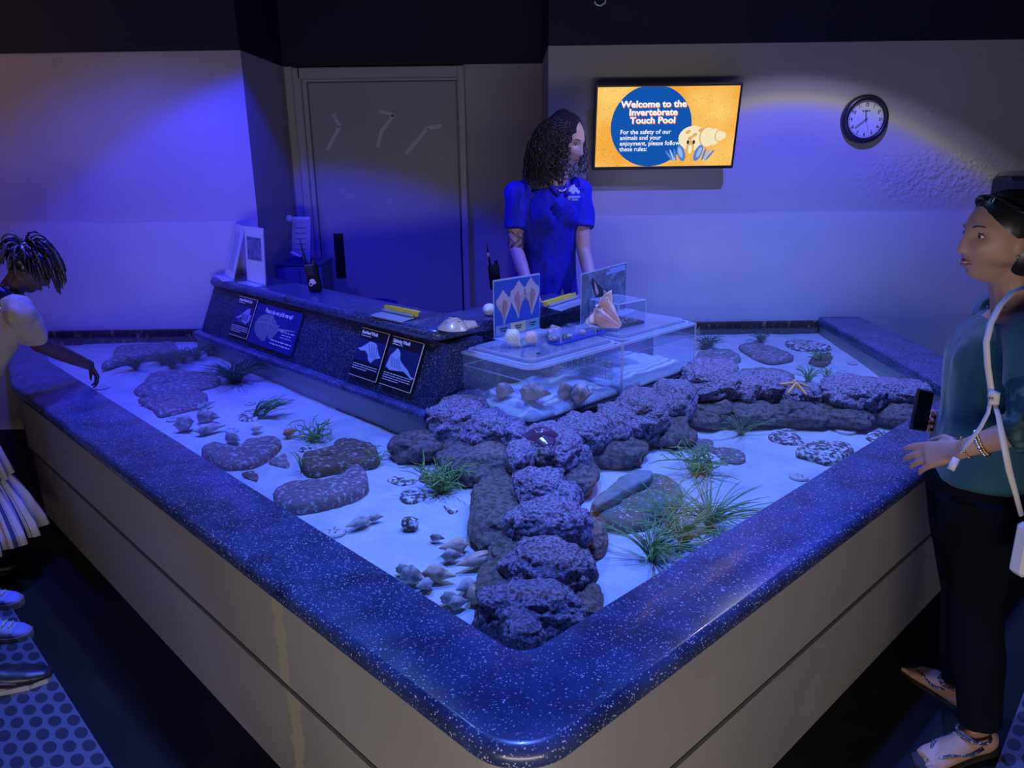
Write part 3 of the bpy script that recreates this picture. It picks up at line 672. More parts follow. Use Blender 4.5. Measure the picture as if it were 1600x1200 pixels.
SHW = mat('shell_white', (.72, .70, .62), .45, mix=(20, (.55, .50, .44), .45, .7), bump=(60, .2, .003))
SHO = mat('shell_orange', (.55, .28, .12), .5, mix=(24, (.35, .18, .10), .45, .65))
PEACH = mat('shell_peach', (.72, .38, .26), .35)
DISC = mat('sand_dollar', (.55, .56, .56), .7, bump=(80, .4, .003))
GS = 'shells on the pool sand'
SH = [
 ((282, 665), (297, 678), .95, SHG, 'knobbed grey shell leftmost of the shell cluster in the left basin', 6, None),
 ((311, 657), (341, 660), .55, SHG, 'grey shell at the back of the left basin shell cluster', 5, None),
 ((306, 679), (350, 671), .34, SHG, 'long thin whelk pointing at the sand dollar, left basin', 4, 1),
 ((324, 669), (342, 666), .5, SHG, 'small shell between the long whelk and the grey back shell', 0, None),
 ((393, 676), (411, 672), .8, SHW, 'pale rounded shell right of the sand dollar, left basin', 0, None),
 ((443, 683), (463, 678), .6, SHO, 'small orange brown shell by itself, middle of the left basin', 0, None),
 ((354, 687), (376, 695), .55, SHG, 'small dark shell behind the kidney-shaped purple rock', 3, 1),
 ((309, 640), (335, 632), .3, SHG, 'slim dark shell at the right edge of the frayed purple slab', 0, None),
 ((219, 631), (232, 632), .5, SHG, 'tiny shell at the left edge of the frayed purple slab', 0, None),
 ((578, 817), (543, 828), .45, SHG, 'grey whelk shell in a chain beside the thin ringed disc', 0, None),
 ((576, 814), (598, 812), .55, SHG, 'small oval shell at the right end of the three-shell chain', 0, None),
 ((673, 842), (693, 846), .5, SHG, 'tiny grey shell alone in front of the pebble', 3, 1),
 ((730, 858), (689, 863), .50, SHT, 'knobbed brown whelk shell above its grey twin', 7, 1),
 ((691, 874), (724, 875), .52, SHG, 'pale grey knobbed shell just below the brown knobbed whelk', 6, None),
 ((774, 878), (716, 890), .40, SHT, 'large peach whelk shell with smooth orange opening', 0, 1),
 ((620, 893), (646, 899), .5, SHG, 'small grey shell highest of the heap by the left rim', 4, 1),
 ((630, 905), (659, 916), .72, SHG, 'knobbed grey green shell in the heap by the left rim', 6, None),
 ((676, 917), (652, 922), .75, SHG, 'rounded grey shell lowest of the heap by the left rim', 4, None),
 ((662, 903), (708, 909), .46, SHT, 'peach whelk shell with orange opening right of the rim heap', 5, 1),
 ((742, 920), (714, 928), .75, SHG, 'grey green rounded shell near the reef foot', 4, None),
 ((690, 940), (720, 946), .6, SHG, 'pale shell tucked against the near left rim', 4, None),
 ((703, 950), (730, 947), .72, SHG, 'broad shell nearest the left rim corner', 5, None),
 ((750, 955), (742, 918), .62, SHT, 'white and brown whelk standing on its spire beside the front reef rock', 6, 1),
 ((485, 0), (0, 0), 0, None, '', 0, None),
]
for a, b, w_, m_, lab, kn, ap in SH:
    if m_: shell('whelk_shell', a, b, w_, m_, lab, kn, ap, PEACH if m_ is SHT else SHW, group=GS)
def disc(px, py, wpx, label, ring=False, mat_=None):
    c = P(px, py, .55); zz = sand_z(c.x, c.y)+.002; c = P(px, py, zz); R_ = wpx/2*depth_of(c)/CAM_F
    mb = MB(); pr_ = [(R_*.42 if ring else 0.001, .003), (R_*.5, .008), (R_*.85, .008), (R_, .003), (R_*.97, -.002)]
    mb.lathe(pr_, n=28, cap=not ring); o = mb.build('sand_dollar', mat_ or DISC, None, True); o.location = c
    st = MB()
    for k in range(5):
        a = 2*PI*k/5+.3; st.ell((R_*.42*math.cos(a), R_*.42*math.sin(a), .008), (R_*.22, R_*.07, .0015), Matrix.Translation((0, 0, 0)), 10, 6) if abs(math.sin(a)) < .5 else st.ell((R_*.42*math.cos(a), R_*.42*math.sin(a), .008), (R_*.08, R_*.2, .0015), None, 10, 6)
    if not ring: st.build('petal_mark', SHG, o, True)
    return tag(o, label, 'sand dollar', 'flat discs on the sand')
disc(363, 673, 22, 'pale sand dollar at the right end of the long thin whelk')
disc(391, 631, 18, 'ring-shaped shell behind the speckled stone and seagrass tuft', True)
disc(521, 832, 40, 'large thin round disc touching the left rim beside the shell chain')
disc(1321, 674, 32, 'large pale disc in the right basin near the reef end')
disc(1248, 746, 30, 'faint thin disc against the right rim')
disc(160, 606, 22, 'round disc just below the child\'s hand', False)
disc(1332, 568, 16, 'small disc far right in the far basin')
disc(1316, 582, 18, 'disc at the back of the reef in the far basin')
disc(449, 640, 0.1 or 1, '') if False else None
disc(270, 656, 20, 'faint disc in front of the frayed purple slab')

# ================================================================ SEAGRASS
GR = mat('seagrass', (.24, .44, .12), .5, mix=(30, (.12, .28, .07), .4, .7)); GRD = mat('seagrass_dark', (.07, .16, .06), .5); GRY = mat('weed_green', (.26, .44, .09), .5)
def grass(px, py, hpx, n, label, mat_=GR, spread=1.0, lean=(0, 0), curly=0.0, th=.0013, bunches=1, bw=10):
    base = P(px, py, .55); zb = sand_z(base.x, base.y)-.004; base = P(px, py, zb); d = depth_of(base); h = hpx*d/CAM_F
    rg = random.Random(px*31+py); root = empty('seagrass_tuft', base, label, 'seagrass', 'seagrass tufts in the pool')
    for bb in range(bunches):
        off = Vector((rg.uniform(-1, 1)*bw, rg.uniform(-.6, .6)*bw, 0))*(d/CAM_F) if bunches > 1 else Vector((0, 0, 0))
        off.z = 0; mb = MB()
        for i in range(int(n*1.5)):
            a = rg.uniform(0, 2*PI); s_ = spread*rg.uniform(.2, 1.25)*h; top = min(ZW-.004-base.z, h*rg.uniform(.5, 1))
            p = off+Vector((rg.gauss(0, .004), rg.gauss(0, .004), 0)); pts = [p.copy()]; k = 7
            dirx = Vector((math.cos(a)*s_+lean[0]*h, math.sin(a)*s_+lean[1]*h, 0)); w_ = Vector((0, 0, 0))
            for j in range(1, k+1):
                t = j/k; w_ += Vector((rg.gauss(0, 1), rg.gauss(0, 1), rg.gauss(0, .5)))*h*.17*curly
                q = p+dirx*(t**1.5)+Vector((0, 0, top*math.sin(t*PI/2)))+w_; q.z = min(max(q.z, .004), ZW-.004-base.z); pts.append(q)
            mb.tube(pts, [th*1.9]+[th*1.6]*(k-1)+[th*.5], 5, flat=.55)
        mb.build('blades', mat_, root, True)
    return root
grass(1018, 878, 100, 60, 'nearest green seagrass tuft beside the right rim', spread=.9, th=.0012)
grass(1068, 856, 100, 60, 'yellow green seagrass tuft touching the right rim, second from the near corner', spread=.7)
grass(1108, 828, 105, 64, 'tall green seagrass tuft furthest right of the three by the rim', spread=.95)
grass(1048, 826, 85, 34, 'thin seagrass between boulder and rim tufts', spread=1.1)
grass(1096, 742, 48, 34, 'branching curly green weed behind the tall rim tuft', GRY, .9, curly=1.0, th=.0016)
grass(1158, 682, 40, 26, 'starry fine seagrass tuft behind the bow-tie rock', GR, 1.5, th=.0008)
grass(375, 602, 42, 60, 'dark bushy seagrass clump nearest the counter ledge', GRD, 1.2, bunches=2, bw=22, th=.0016)
grass(405, 655, 34, 18, 'bright seagrass tuft leaning right beside the speckled stone', GR, .5, lean=(1.0, .3), bunches=2, bw=8, th=.0017)
grass(487, 690, 36, 22, 'curly weed behind the brown kidney rock', GRY, 1.1, curly=.9, th=.0015)
grass(474, 740, 44, 8, 'few upright blades at the left end of the brown kidney rock', GR, .4, th=.0012)
grass(690, 770, 46, 44, 'green coral-like weed in the middle of the left basin', GRY, .9, curly=.8, th=.0018)
grass(588, 728, 26, 12, 'curly weed on the right end of the brown kidney rock', GRY, .9, curly=.8, th=.0014)
grass(262, 572, 26, 50, 'faded seagrass bed before the long low grey slab', GRD, 1.2, bunches=5, bw=46, th=.0014)
grass(213, 572, 16, 12, 'small faded tuft left of the seagrass bed', GRD, 1.1, th=.001)
grass(326, 556, 20, 16, 'small dark weed tuft by the far end of the ledge', GRD, 1.2, th=.001)
grass(1110, 545, 22, 22, 'faded weed tuft by the far tank corner', GRD, 1.0, curly=.5, bunches=2, bw=12, th=.0018)
grass(1188, 536, 16, 18, 'small curly tuft at the back wall of the far basin', GRD, 1.0, curly=.7, th=.0018)
grass(1284, 568, 22, 22, 'green weed tuft over the brown stone in the far basin', GR, 1.2, curly=.3, th=.0018)
grass(1262, 600, 30, 22, 'seagrass rising behind the starfish rock', GR, .9, th=.0016)
grass(1290, 600, 28, 12, 'upright blades between starfish and large right reef rock', GR, .4, th=.0018)
# ================================================================ CLEAR TANK ON THE PLINTH
sc.cycles.transparent_max_bounces = 32
def nsring(n0, n1, s0, s1, rad, inset_=0.0, seg=6):
    n0 += inset_; s0 += inset_; n1 -= inset_; s1 -= inset_; rr = [max(.002, r_-inset_) for r_ in rad]
    cs = [(n0, s0), (n1, s0), (n1, s1), (n0, s1)]; out = []
    for i, (c, r_) in enumerate(zip(cs, rr)):
        p = Vector(c); a = (Vector(cs[i-1])-p).normalized(); b = (Vector(cs[(i+1) % 4])-p).normalized(); ctr = p+a*r_+b*r_
        for k in range(seg+1):
            t = PI/2*k/seg; q = ctr-b*r_*math.cos(t)-a*r_*math.sin(t); out.append(NS(q.x, q.y))
    return out
def ring_wall(mb, outer, inner, z0, z1, o):
    n = len(outer); v = [Vector((p.x, p.y, z))-o for z in (z0, z1) for p in outer]+[Vector((p.x, p.y, z))-o for z in (z0, z1) for p in inner]
    f = []
    for i in range(n):
        j = (i+1) % n
        f += [(i, j, n+j, n+i), (2*n+i, 3*n+i, 3*n+j, 2*n+j), (n+i, n+j, 3*n+j, 3*n+i), (i, 2*n+i, 2*n+j, j)]
    return mb.add(v, f)
def tank(n0, n1, s0, s1, rad, label, z0=.674, z1=.905, zw=.845):
    o = NS((n0+n1)/2, (s0+s1)/2, z0); root = empty('acrylic_tank', o, label, 'tank')
    def R3(i): return nsring(n0, n1, s0, s1, rad, i)
    ring_wall(MB(), R3(0), R3(.006), z0, z1, o).build('glass_wall', ACRY, root)
    ring_wall(MB(), R3(.0062), R3(.010), zw-.001, zw+.0025, o).build('water_line', ACRYEDGE, root)
    ring_wall(MB(), R3(-.002), R3(.010), z1-.010, z1, o).build('top_edge', ACRYEDGE, root)
    b = MB()
    for n_, s_ in ((n0, s0), (n1, s0), (n1, s1), (n0, s1)):
        if rad[0] > .03 and (n_, s_) == (n0, s0): continue
        q = NS(n_, s_); MB().box((q.x-o.x, q.y-o.y, (z1-z0)/2), (.007, .007, z1-z0-.002), None).build('corner_strip', ACRYEDGE, root)
    b = MB(); pts = R3(.001); b.prism([(p.x-o.x, p.y-o.y) for p in pts], .0, .006); b.build('base_plate', mat('stand_black'), root)
    poly = [Vector((p.x, p.y)) for p in R3(.0075)]
    wo_ = mobj('tank_water', [(p.x-o.x, p.y-o.y, zw-z0) for p in poly], [tuple(range(len(poly)))], WATER, None, False); wo_.location = o
    tag(wo_, 'clear water standing in the '+label.split(' of')[0].split(' with')[0], 'water', kind='stuff')
    def tz(x, y):
        q = Vector((x, y)); n_ = q.dot(NA); s_ = q.dot(SB); e_ = min(n_-n0, n1-n_, s_-s0, s1-s_); e_ = min(max(e_/.10, 0), 1)
        return .700+.030*e_+.030*nfbm(Vector((x*9, y*9, 2)), 1, 3)-z0
    v, f = grid_surface([p-Vector((o.x, o.y)) for p in poly], .012, lambda x, y: tz(x+o.x, y+o.y))
    # close the sand body down to the base so that its edge shows through the glass
    m = len(v); skirt = [Vector(q) for q in v]; mb = MB(); mb.add(v, f)
    edge = {}
    for q in f:
        for i in range(4):
            e = (q[i], q[(i+1) % 4]); k = tuple(sorted(e)); edge[k] = edge.get(k, []) + [e]
    bl = [es[0] for es in edge.values() if len(es) == 1]; vv = list(skirt)+[Vector((p.x, p.y, .008)) for p in skirt]
    ff = list(f)+[(a, b_, b_+m, a+m) for a, b_ in bl]
    so_ = mobj('tank_sand', vv, ff, mat('tank_sand', (.78, .82, .82), .9, bump=(50, .5, .006)), None, True); so_.location = o
    tag(so_, 'white sand heaped on the bottom of the '+label.split(' of')[0].split(' with')[0], 'sand', kind='stuff')
    return root, tz
ta, tzA = tank(2.018, 2.575, 1.985, 2.395, [.055, .012, .012, .012], 'near clear tank with rounded front corner on the plinth')
tb, tzB = tank(2.583, 3.14, 1.985, 2.395, [.012]*4, 'far clear tank at the right end of the plinth')
def lid(n0, n1, s0, s1, label, z=.905):
    o = NS((n0+n1)/2, (s0+s1)/2, z); root = empty('cover_tray', o, label, 'lid')
    rr = [.05]*4; A = nsring(n0, n1, s0, s1, rr); B = nsring(n0, n1, s0, s1, rr, .012); C = nsring(n0, n1, s0, s1, rr, .03); D = nsring(n0, n1, s0, s1, rr, .036)
    mb = MB(); ring_wall(mb, A, B, z, z+.008, o); mb.build('flange', ACRYEDGE, root)
    mb = MB(); ring_wall(mb, C, D, z+.002, z+.02, o); mb.build('raised_edge', ACRYEDGE, root)
    pl = MB().prism([(p.x-o.x, p.y-o.y) for p in C], .018, .021).build('plate', ACRYLID, root); return root
lid(2.03, 2.57, 1.995, 2.39, 'milky clear lid with rounded corners on the near tank')
lid(2.60, 3.13, 1.995, 2.39, 'milky clear lid on the far tank')
ZL = .927
GP = mat('grey_post', (.16, .17, .20), .5)
tpst = MB().box((0, 0, .055), (.022, .022, .11), bev=.003).build('stand_pipe', GP); tpst.location = NS(2.10, 2.25, .73); tag(tpst, 'square grey post in the sand of the near tank', 'post')
pp = empty('perforated_panel', NS(2.56, 2.2, .73), 'white perforated divider inside the near tank by the seam', 'divider')
mb = MB(); 
for i in range(9):
    for j in range(5): mb.ell(NS(0, -.16+i*.036)+Vector((0, 0, .015+j*.018)), (.006, .006, .005), None, 6, 4)
mb.build('grid_knobs', mat('white_knob', (.75, .78, .8), .4), pp, True)
mb = MB(); 
for i in range(10): mb.tube([NS(0, -.178+i*.036), NS(0, -.178+i*.036)+Vector((0, 0, .10))], .0015, 5)
for j in range(6): mb.tube([NS(0, -.178)+Vector((0, 0, .006+j*.018)), NS(0, .146)+Vector((0, 0, .006+j*.018))], .0015, 5)
mb.build('grid_bars', mat('grid_pale', (.42, .46, .52), .5), pp)
GT = 'shells in the near tank'
for a, b, w_, m_, lab, kn in (((779, 618), (800, 622), .95, SHT, 'pointed brown shell leftmost in the tank sand', 3), ((815, 621), (856, 627), .62, SHT, 'brown whelk with small spines in the middle of the tank sand', 5),
     ((872, 621), (898, 619), .9, SHT, 'tan rounded shell left of the dark turban shell', 3), ((893, 629), (924, 627), 1.0, SHG, 'dark round turban shell by the front glass of the tank', 3), ((843, 586), (880, 584), .6, SHT, 'brown ribbed shell at the back of the near tank', 4)):
    q = P((a[0]+b[0])/2, (a[1]+b[1])/2, .73); shell('tank_shell', a, b, w_, m_, lab, kn, z=.674+tzA(q.x, q.y)-.004, group=GT)
rk = rock('tank_rock', NS(2.72, 2.30, .765), (.035, .03, .045), SPECK, 'dark rough stone near the seam in the far tank', sub=4)

# ================================================================ THINGS ON THE TANK LIDS
def quad_sign(name, bl, br, tl_, z0, label, cat='sign holder'):
    """upright clear holder: bottom corners from sight lines at z0, top from the matching depth"""
    A = P(*bl, z0); B = P(*br, z0); T = PY(*tl_, A.y); h = T.z-z0; u = (B-A).normalized(); w_ = (B-A).length
    root = empty(name, A, label, cat); return root, u, w_, h
PIC1 = mat('picture_blue', (.03, .10, .42), .4); PAPER = mat('paper_white', (.70, .72, .72), .6); PIC2 = mat('picture_sea', (.10, .13, .18), .45, mix=(30, (.20, .25, .33), .45, .7))
def plate(parent, name, u, w_, h, x0, x1, y0, y1, m, off=0.0, th=.0015, up=Vector((0, 0, 1))):
    fm = frame_m((0, 0, 0), u, up); mb = MB(); mb.box((x0+(x1-x0)/2, y0+(y1-y0)/2, off), (x1-x0, y1-y0, th), fm); return mb.build(name, m, parent)
def flat_poly(parent, name, u, pts, off, m, up=Vector((0, 0, 1)), th=.0006, org=(0, 0, 0)):
    fm = frame_m(org, u, up); n = len(pts)
    mb = MB(); mb.prism(pts, off, off+th); mb.v = [fm @ p for p in mb.v]; return mb.build(name, m, parent)
WSH = [(0, 1), (.05, .965), (.07, .94), (.13, .92), (.14, .88), (.24, .85), (.26, .80), (.44, .75), (.50, .67), (.50, .58), (.44, .46), (.34, .34), (.22, .22), (.13, .10), (.07, 0), (.01, .0), (-.02, .12), (-.06, .24), (-.17, .38), (-.32, .50), (-.41, .60), (-.42, .70), (-.36, .76), (-.25, .80), (-.23, .85), (-.14, .88), (-.12, .92), (-.06, .94)]
def whelk_pic(parent, u, cx, y0, h, m1, m2, up=Vector((0, 0, 1)), off=.0008, flip=1, org=(0, 0, 0), wd=.9, ang=0):
    def T(pts): return [(cx+(x*math.cos(ang)*wd-(y-.5)*math.sin(ang))*h*flip, y0+h*.5+(x*math.sin(ang)*wd+(y-.5)*math.cos(ang))*h) for x, y in pts]
    flat_poly(parent, 'shell_picture', u, T(WSH), off, m1, up, org=org)
    flat_poly(parent, 'opening_picture', u, T([(.02, .72), (.20, .66), (.28, .52), (.16, .34), (.05, .12), (.0, .10), (-.02, .3), (-.04, .5)]), off+.0007, m2, up, org=org)
    for k in range(3): flat_poly(parent, 'stripe_picture', u, T([(-.30+.13*k, .60), (-.27+.13*k, .61), (-.10+.06*k, .30), (-.12+.06*k, .30)]), off+.0007, m2, up, org=org)
r1, u1, w1, h1 = quad_sign('sign_holder', (772, 530), (843, 514), (772, 438), ZL, 'clear upright holder with a blue photo of three whelk shells')
plate(r1, 'clear_panel', u1, w1, h1, 0, w1, 0, h1, ACRYEDGE, 0, .004); plate(r1, 'picture', u1, w1, h1, .004, w1-.004, h1*.03, h1*.97, PIC1, .003, .001)
mb = MB(); mb.box((w1/2, .002, .03), (w1, .004, .08), frame_m((0, 0, 0), u1, (0, 0, 1))); mb.build('foot', ACRYEDGE, r1)
SP1 = mat('shell_pic', (.50, .42, .44), .5); SP2 = mat('shell_pic_dark', (.36, .22, .22), .5)
for cx, y0, hh, fl in ((.19, .22, .60, 1), (.53, .28, .66, -1), (.79, .30, .66, 1)): whelk_pic(r1, u1, cx*w1, y0*h1, hh*h1, SP1, SP2, off=.0036, flip=fl, wd=.62)
for i, (a, b, m_, s_) in enumerate(((.03, .34, mat('tag_blue', (.20, .28, .48), .5), 'Channeled\nWhelk'), (.345, .67, mat('tag_yellow', (.72, .70, .32), .5), 'Lightning\nWhelk'), (.675, .97, mat('tag_green', (.22, .42, .42), .5), 'Knobbed\nWhelk'))):
    plate(r1, 'name_tag', u1, w1, h1, a*w1, b*w1, h1*.035, h1*.22, m_, .0042, .0008)
    text('lettering', s_, .0115, mat('ink_dark', (.02, .03, .06), .6), r1, frame_m(u1*((a+b)/2*w1)+Vector((0, 0, h1*.145)), u1, (0, 0, 1)) @ Matrix.Translation((0, 0, .005)), 'CENTER', .0002)
r2, u2, w2, h2 = quad_sign('sign_holder', (907, 508), (976, 483), (900, 428), ZL, 'clear upright holder with a dark photo of a hermit crab among shells')
plate(r2, 'clear_panel', u2, w2, h2, 0, w2, 0, h2, ACRYEDGE, 0, .004); plate(r2, 'picture', u2, w2, h2, .003, w2-.003, h2*.02, h2*.98, PIC2, .003, .001)
mb = MB(); mb.box((w2/2, .002, .03), (w2, .004, .08), frame_m((0, 0, 0), u2, (0, 0, 1))); mb.build('foot', ACRYEDGE, r2)
def U2(pts): return [(x*w2, y*h2) for x, y in pts]
flat_poly(r2, 'shell_picture', u2, U2([(.22, .88), (.27, .80), (.42, .62), (.60, .50), (.70, .35), (.66, .22), (.45, .25), (.34, .40), (.26, .58), (.20, .76)]), .0036, mat('pic_black', (.03, .025, .03), .5))
flat_poly(r2, 'shell_picture', u2, U2([(.26, .80), (.30, .72), (.36, .55), (.33, .48), (.28, .60)]), .0044, mat('pic_pink', (.55, .38, .34), .5))
flat_poly(r2, 'shell_picture', u2, U2([(.46, .58), (.55, .50), (.60, .36), (.53, .32), (.47, .45)]), .0044, mat('pic_pink'))
for q in ([(.30, .45), (.36, .42), (.40, .22), (.33, .20), (.29, .34)], [(.74, .20), (.88, .30), (.92, .26), (.80, .10)]): flat_poly(r2, 'leg_picture', u2, U2(q), .0046, mat('pic_blue', (.28, .40, .66), .5))
for k, ra in enumerate((.14, .18)):
    mbp = MB(); fm = frame_m((0, 0, 0), u2, (0, 0, 1))
    mbp.tube([fm @ Vector(((.78+ra*math.cos(a)*.8)*w2, (.70+ra*math.sin(a))*h2, .0045)) for a in [i*PI/8 for i in range(-3, 12)]], .0009, 5); mbp.build('outline_picture', mat('pic_grey', (.3, .36, .45), .5), r2)
for k in range(3):
    pts_ = [(.55+.09*i, .28-.02*k-.05*math.sin(i*1.3+k)) for i in range(5)]
    mbp = MB(); mbp.tube([fm @ Vector((x*w2, y*h2, .0046)) for x, y in pts_], .0012, 5); mbp.build('weed_picture', mat('pic_green', (.05, .10, .06), .5), r2)
for k, (x0, x1, y) in enumerate(((.60, .96, .93), (.52, .96, .875))):
    plate(r2, 'caption_strip', u2, w2, h2, x0*w2, x1*w2, (y-.022)*h2, (y+.022)*h2, mat('caption_blue', (.34, .46, .80), .5), .0042, .0006)
    mbq = MB()
    for i in range(9): mbq.box(((x0+.02+(x1-x0-.06)*i/8)*w2, y*h2, .0048), ((x1-x0)*w2*.07, .0016, .0004), fm)
    mbq.build('caption_line', mat('ink_dark'), r2)
# shells and boxes standing on the lids
def blob_shell(name, bbox, z, m_, label, parent=None, group=None):
    """round-bodied whelk lying on its side: spire up left, ribbed globe, short canal pointing down right"""
    x0, y0, x1, y1 = bbox; c = P((x0+x1)/2, y1-2, z); d = depth_of(c); R_ = (x1-x0)/2*d/CAM_F*.86; Hh = (y1-y0)*d/CAM_F
    view = Vector((c.x, c.y, 0)).normalized(); rt_ = Vector((view.y, -view.x, 0))
    ax = (rt_*.55-Vector((0, 0, .75))-view*.25).normalized(); u_ = ax.cross(view).normalized(); v_ = ax.cross(u_); L_ = Hh*1.12; n = 72; v = []; f = []
    prof = [(.0, 0), (.16, .02), (.34, .07), (.42, .09), (.66, .14), (.78, .17), (.95, .26), (1.0, .37), (.96, .48), (.82, .60), (.58, .70), (.36, .78), (.22, .86), (.14, .94), (.08, 1.0), (0, 1.01)]
    for rr, t in prof:
        for k in range(n):
            th = 2*PI*k/n; rib = 1+(.035*math.cos(16*th+5*t) if .1 < t < .85 else 0); bend = R_*.35*max(0, t-.55)
            v.append(ax*(t*L_)+(u_*math.cos(th)+v_*math.sin(th))*rr*R_*rib+rt_*bend)
    for i in range(len(prof)-1):
        for k in range(n): f.append((i*n+k, i*n+(k+1) % n, (i+1)*n+(k+1) % n, (i+1)*n+k))
    zm = min(p.z for p in v); mx_ = sum((p.dot(rt_) for p in v))/len(v); v = [p-rt_*mx_+Vector((0, 0, -zm)) for p in v]
    o = mobj(name, v, f, m_, parent, True); o.location = Vector((c.x, c.y, z)); return tag(o, label, 'shell', group)
SHL = mat('shell_chalk', (.74, .78, .68), .5, mix=(12, (.60, .62, .56), .4, .7), bump=(50, .3, .003))
SHPK = mat('shell_rose', (.70, .56, .54), .5, mix=(30, (.52, .38, .38), .45, .65), bump=(50, .4, .003))
blob_shell('whelk_shell', (788, 513, 817, 543), ZL, SHL, 'large chalky white whelk standing before the three-whelk photo')
blob_shell('whelk_shell', (818, 517, 843, 541), ZL, SHPK, 'smaller pinkish white whelk right of the chalky white one')
# barnacled shell
bsn = rock_px('whelk_shell', (856, 508, 877, 532), ZL+.018, .016, mat('shell_barnacle', (.30, .24, .24), .6, mix=(60, (.62, .60, .58), .48, .6), bump=(60, .8, .006)), 'dark barnacled shell standing left of the blue slab', sub=4, cat='shell', rough=1.4)
# blue slab with clear box over two shells
c0 = P(872, 540, ZL); c1 = P(947, 520, ZL); uu = (c1-c0).normalized(); ln = (c1-c0).length; vv_ = Vector((-uu.y, uu.x, 0))
bs = MB().box((ln/2, .032, .003), (ln, .064, .006), frame_m((0, 0, 0), uu, vv_), .002).build('display_slab', mat('blue_board', (.02, .03, .42), .4)); bs.location = c0; tag(bs, 'deep blue flat board on the near lid under two small shells', 'board')
bx = empty('display_box', c0+Vector((0, 0, .0065)), 'low clear box over the small shells on the blue board', 'box')
fmx = frame_m((0, 0, 0), uu, vv_); mb = MB()
for (cx, cy, cz, dx, dy, dz) in ((ln*.42, .002, .018, ln*.72, .002, .034), (ln*.42, .062, .018, ln*.72, .002, .034), (ln*.06, .032, .018, .002, .062, .034), (ln*.78, .032, .018, .002, .062, .034)): mb.box((cx, cy, cz), (dx, dy, dz), fmx)
mb.build('side_wall', ACRY, bx); MB().box((ln*.42, .032, .0365), (ln*.72, .062, .003), fmx).build('top_panel', ACRYLID, bx)
mb = MB()
for cx in (ln*.06, ln*.78):
    for cy in (.002, .062): mb.box((cx, cy, .018), (.003, .003, .036), fmx)
mb.build('edge_strip', ACRYEDGE, bx)
for i, (t, m_, lab) in enumerate(((.30, SPECK, 'ribbed dark shell lying on the left of the blue board'), (.62, SHW, 'round pale coiled shell next to the ribbed one on the blue board'), (.90, SHG, 'spiny grey shell at the right end of the blue board'))):
    q = c0+uu*ln*t+vv_*.034+Vector((0, 0, .019)); rock('small_shell', q, (.022 if i == 0 else .015, .014, .012), m_, lab, 'shell', sub=3, rough=1.2)
# pink conch with spiny crown
def conch(bbox, z, label):
    x0, y0, x1, y1 = bbox; c = P((x0+x1)/2, y1-3, z); d = depth_of(c); W_ = (x1-x0)*d/CAM_F; view = Vector((c.x, c.y, 0)).normalized(); rt_ = Vector((view.y, -view.x, 0))
    tip = Vector((W_*.50, 0, W_*.10)); top = Vector((-W_*.28, 0, W_*.62)); ax = (tip-top); L_ = ax.length; ax.normalize(); sidev = Vector((0, 1, 0)); n2 = ax.cross(sidev).normalized()
    prof = [(.0, -.02), (.10, .02), (.30, .05), (.62, .10), (.95, .16), (1.0, .22), (.88, .34), (.70, .5), (.50, .66), (.32, .82), (.18, .95), (.0, 1.0)]
    n = 162; v = []; f = []
    for i, (r_, t) in enumerate(prof):
        for k in range(n):
            a = 2*PI*k/n; kn = max(0, math.cos(9*a))**2 if .08 < t < .25 else 0; rib = 1+.13*math.cos(9*a)*(1 if t > .2 else 0)+.05*math.cos(27*a)
            rr_ = r_*W_*.38*rib*(1+.42*kn)
            q = top+ax*(t-.12*kn)*L_+(n2*math.cos(a)*1.15+sidev*math.sin(a)*.75)*rr_; v.append(q)
    for i in range(len(prof)-1):
        for k in range(n): f.append((i*n+k, i*n+(k+1) % n, (i+1)*n+(k+1) % n, (i+1)*n+k))
    zm = min(p.z for p in v); v = [rt_*p.x+view*p.y+Vector((0, 0, p.z-zm)) for p in v]
    o = mobj('conch_shell', v, f, mat('conch_pink', (.80, .50, .48), .5, mix=(24, (.86, .72, .66), .45, .65), bump=(40, .6, .005)), None, True); o.location = (c.x, c.y, z); return tag(o, label, 'shell')
conch((916, 472, 970, 519), ZL, 'pink spiny crowned conch shell in front of the hermit crab photo')
c0 = P(966, 514, ZL); c1 = P(1018, 503, ZL); uu = (c1-c0).normalized(); ln = (c1-c0).length*.8; vv_ = Vector((-uu.y, uu.x, 0)); fmx = frame_m((0, 0, 0), uu, vv_)
cb = empty('display_cube', c0, 'small clear cube with white grains on a black base, right end of the lids', 'box')
MB().box((ln/2, ln/2, .006), (ln*.97, ln*.97, .012), fmx, .001).build('base', BLACK, cb)
mb = MB(); hh = ln*.62
for (cx, cy, dx, dy) in ((ln/2, 0, ln, .003), (ln/2, ln, ln, .003), (0, ln/2, .003, ln), (ln, ln/2, .003, ln)): mb.box((cx, cy, hh/2), (dx, dy, hh), fmx)
mb.build('clear_wall', ACRY, cb); MB().box((ln/2, ln/2, hh), (ln, ln, .003), fmx).build('clear_top', ACRYLID, cb)
mb = MB()
for cx, cy in ((0, 0), (ln, 0), (0, ln), (ln, ln)): mb.box((cx, cy, hh/2), (.004, .004, hh), fmx)
for a_, b_ in (((0, 0), (ln, 0)), ((0, ln), (ln, ln)), ((0, 0), (0, ln)), ((ln, 0), (ln, ln))): mb.tube([fmx @ Vector((*a_, hh)), fmx @ Vector((*b_, hh))], .002, 4)
mb.build('edge_strip', ACRYEDGE, cb)
gr_ = random.Random(5); mb = MB()
for i in range(160): mb.ell(fmx @ Vector((gr_.uniform(.08, .92)*ln, gr_.uniform(.08, .92)*ln, .0135+gr_.uniform(0, .004))), (.0022, .0022, .0022), None, 5, 3)
tag(mb.build('grains', WHITE, cb), kind='stuff')
ww = MB()
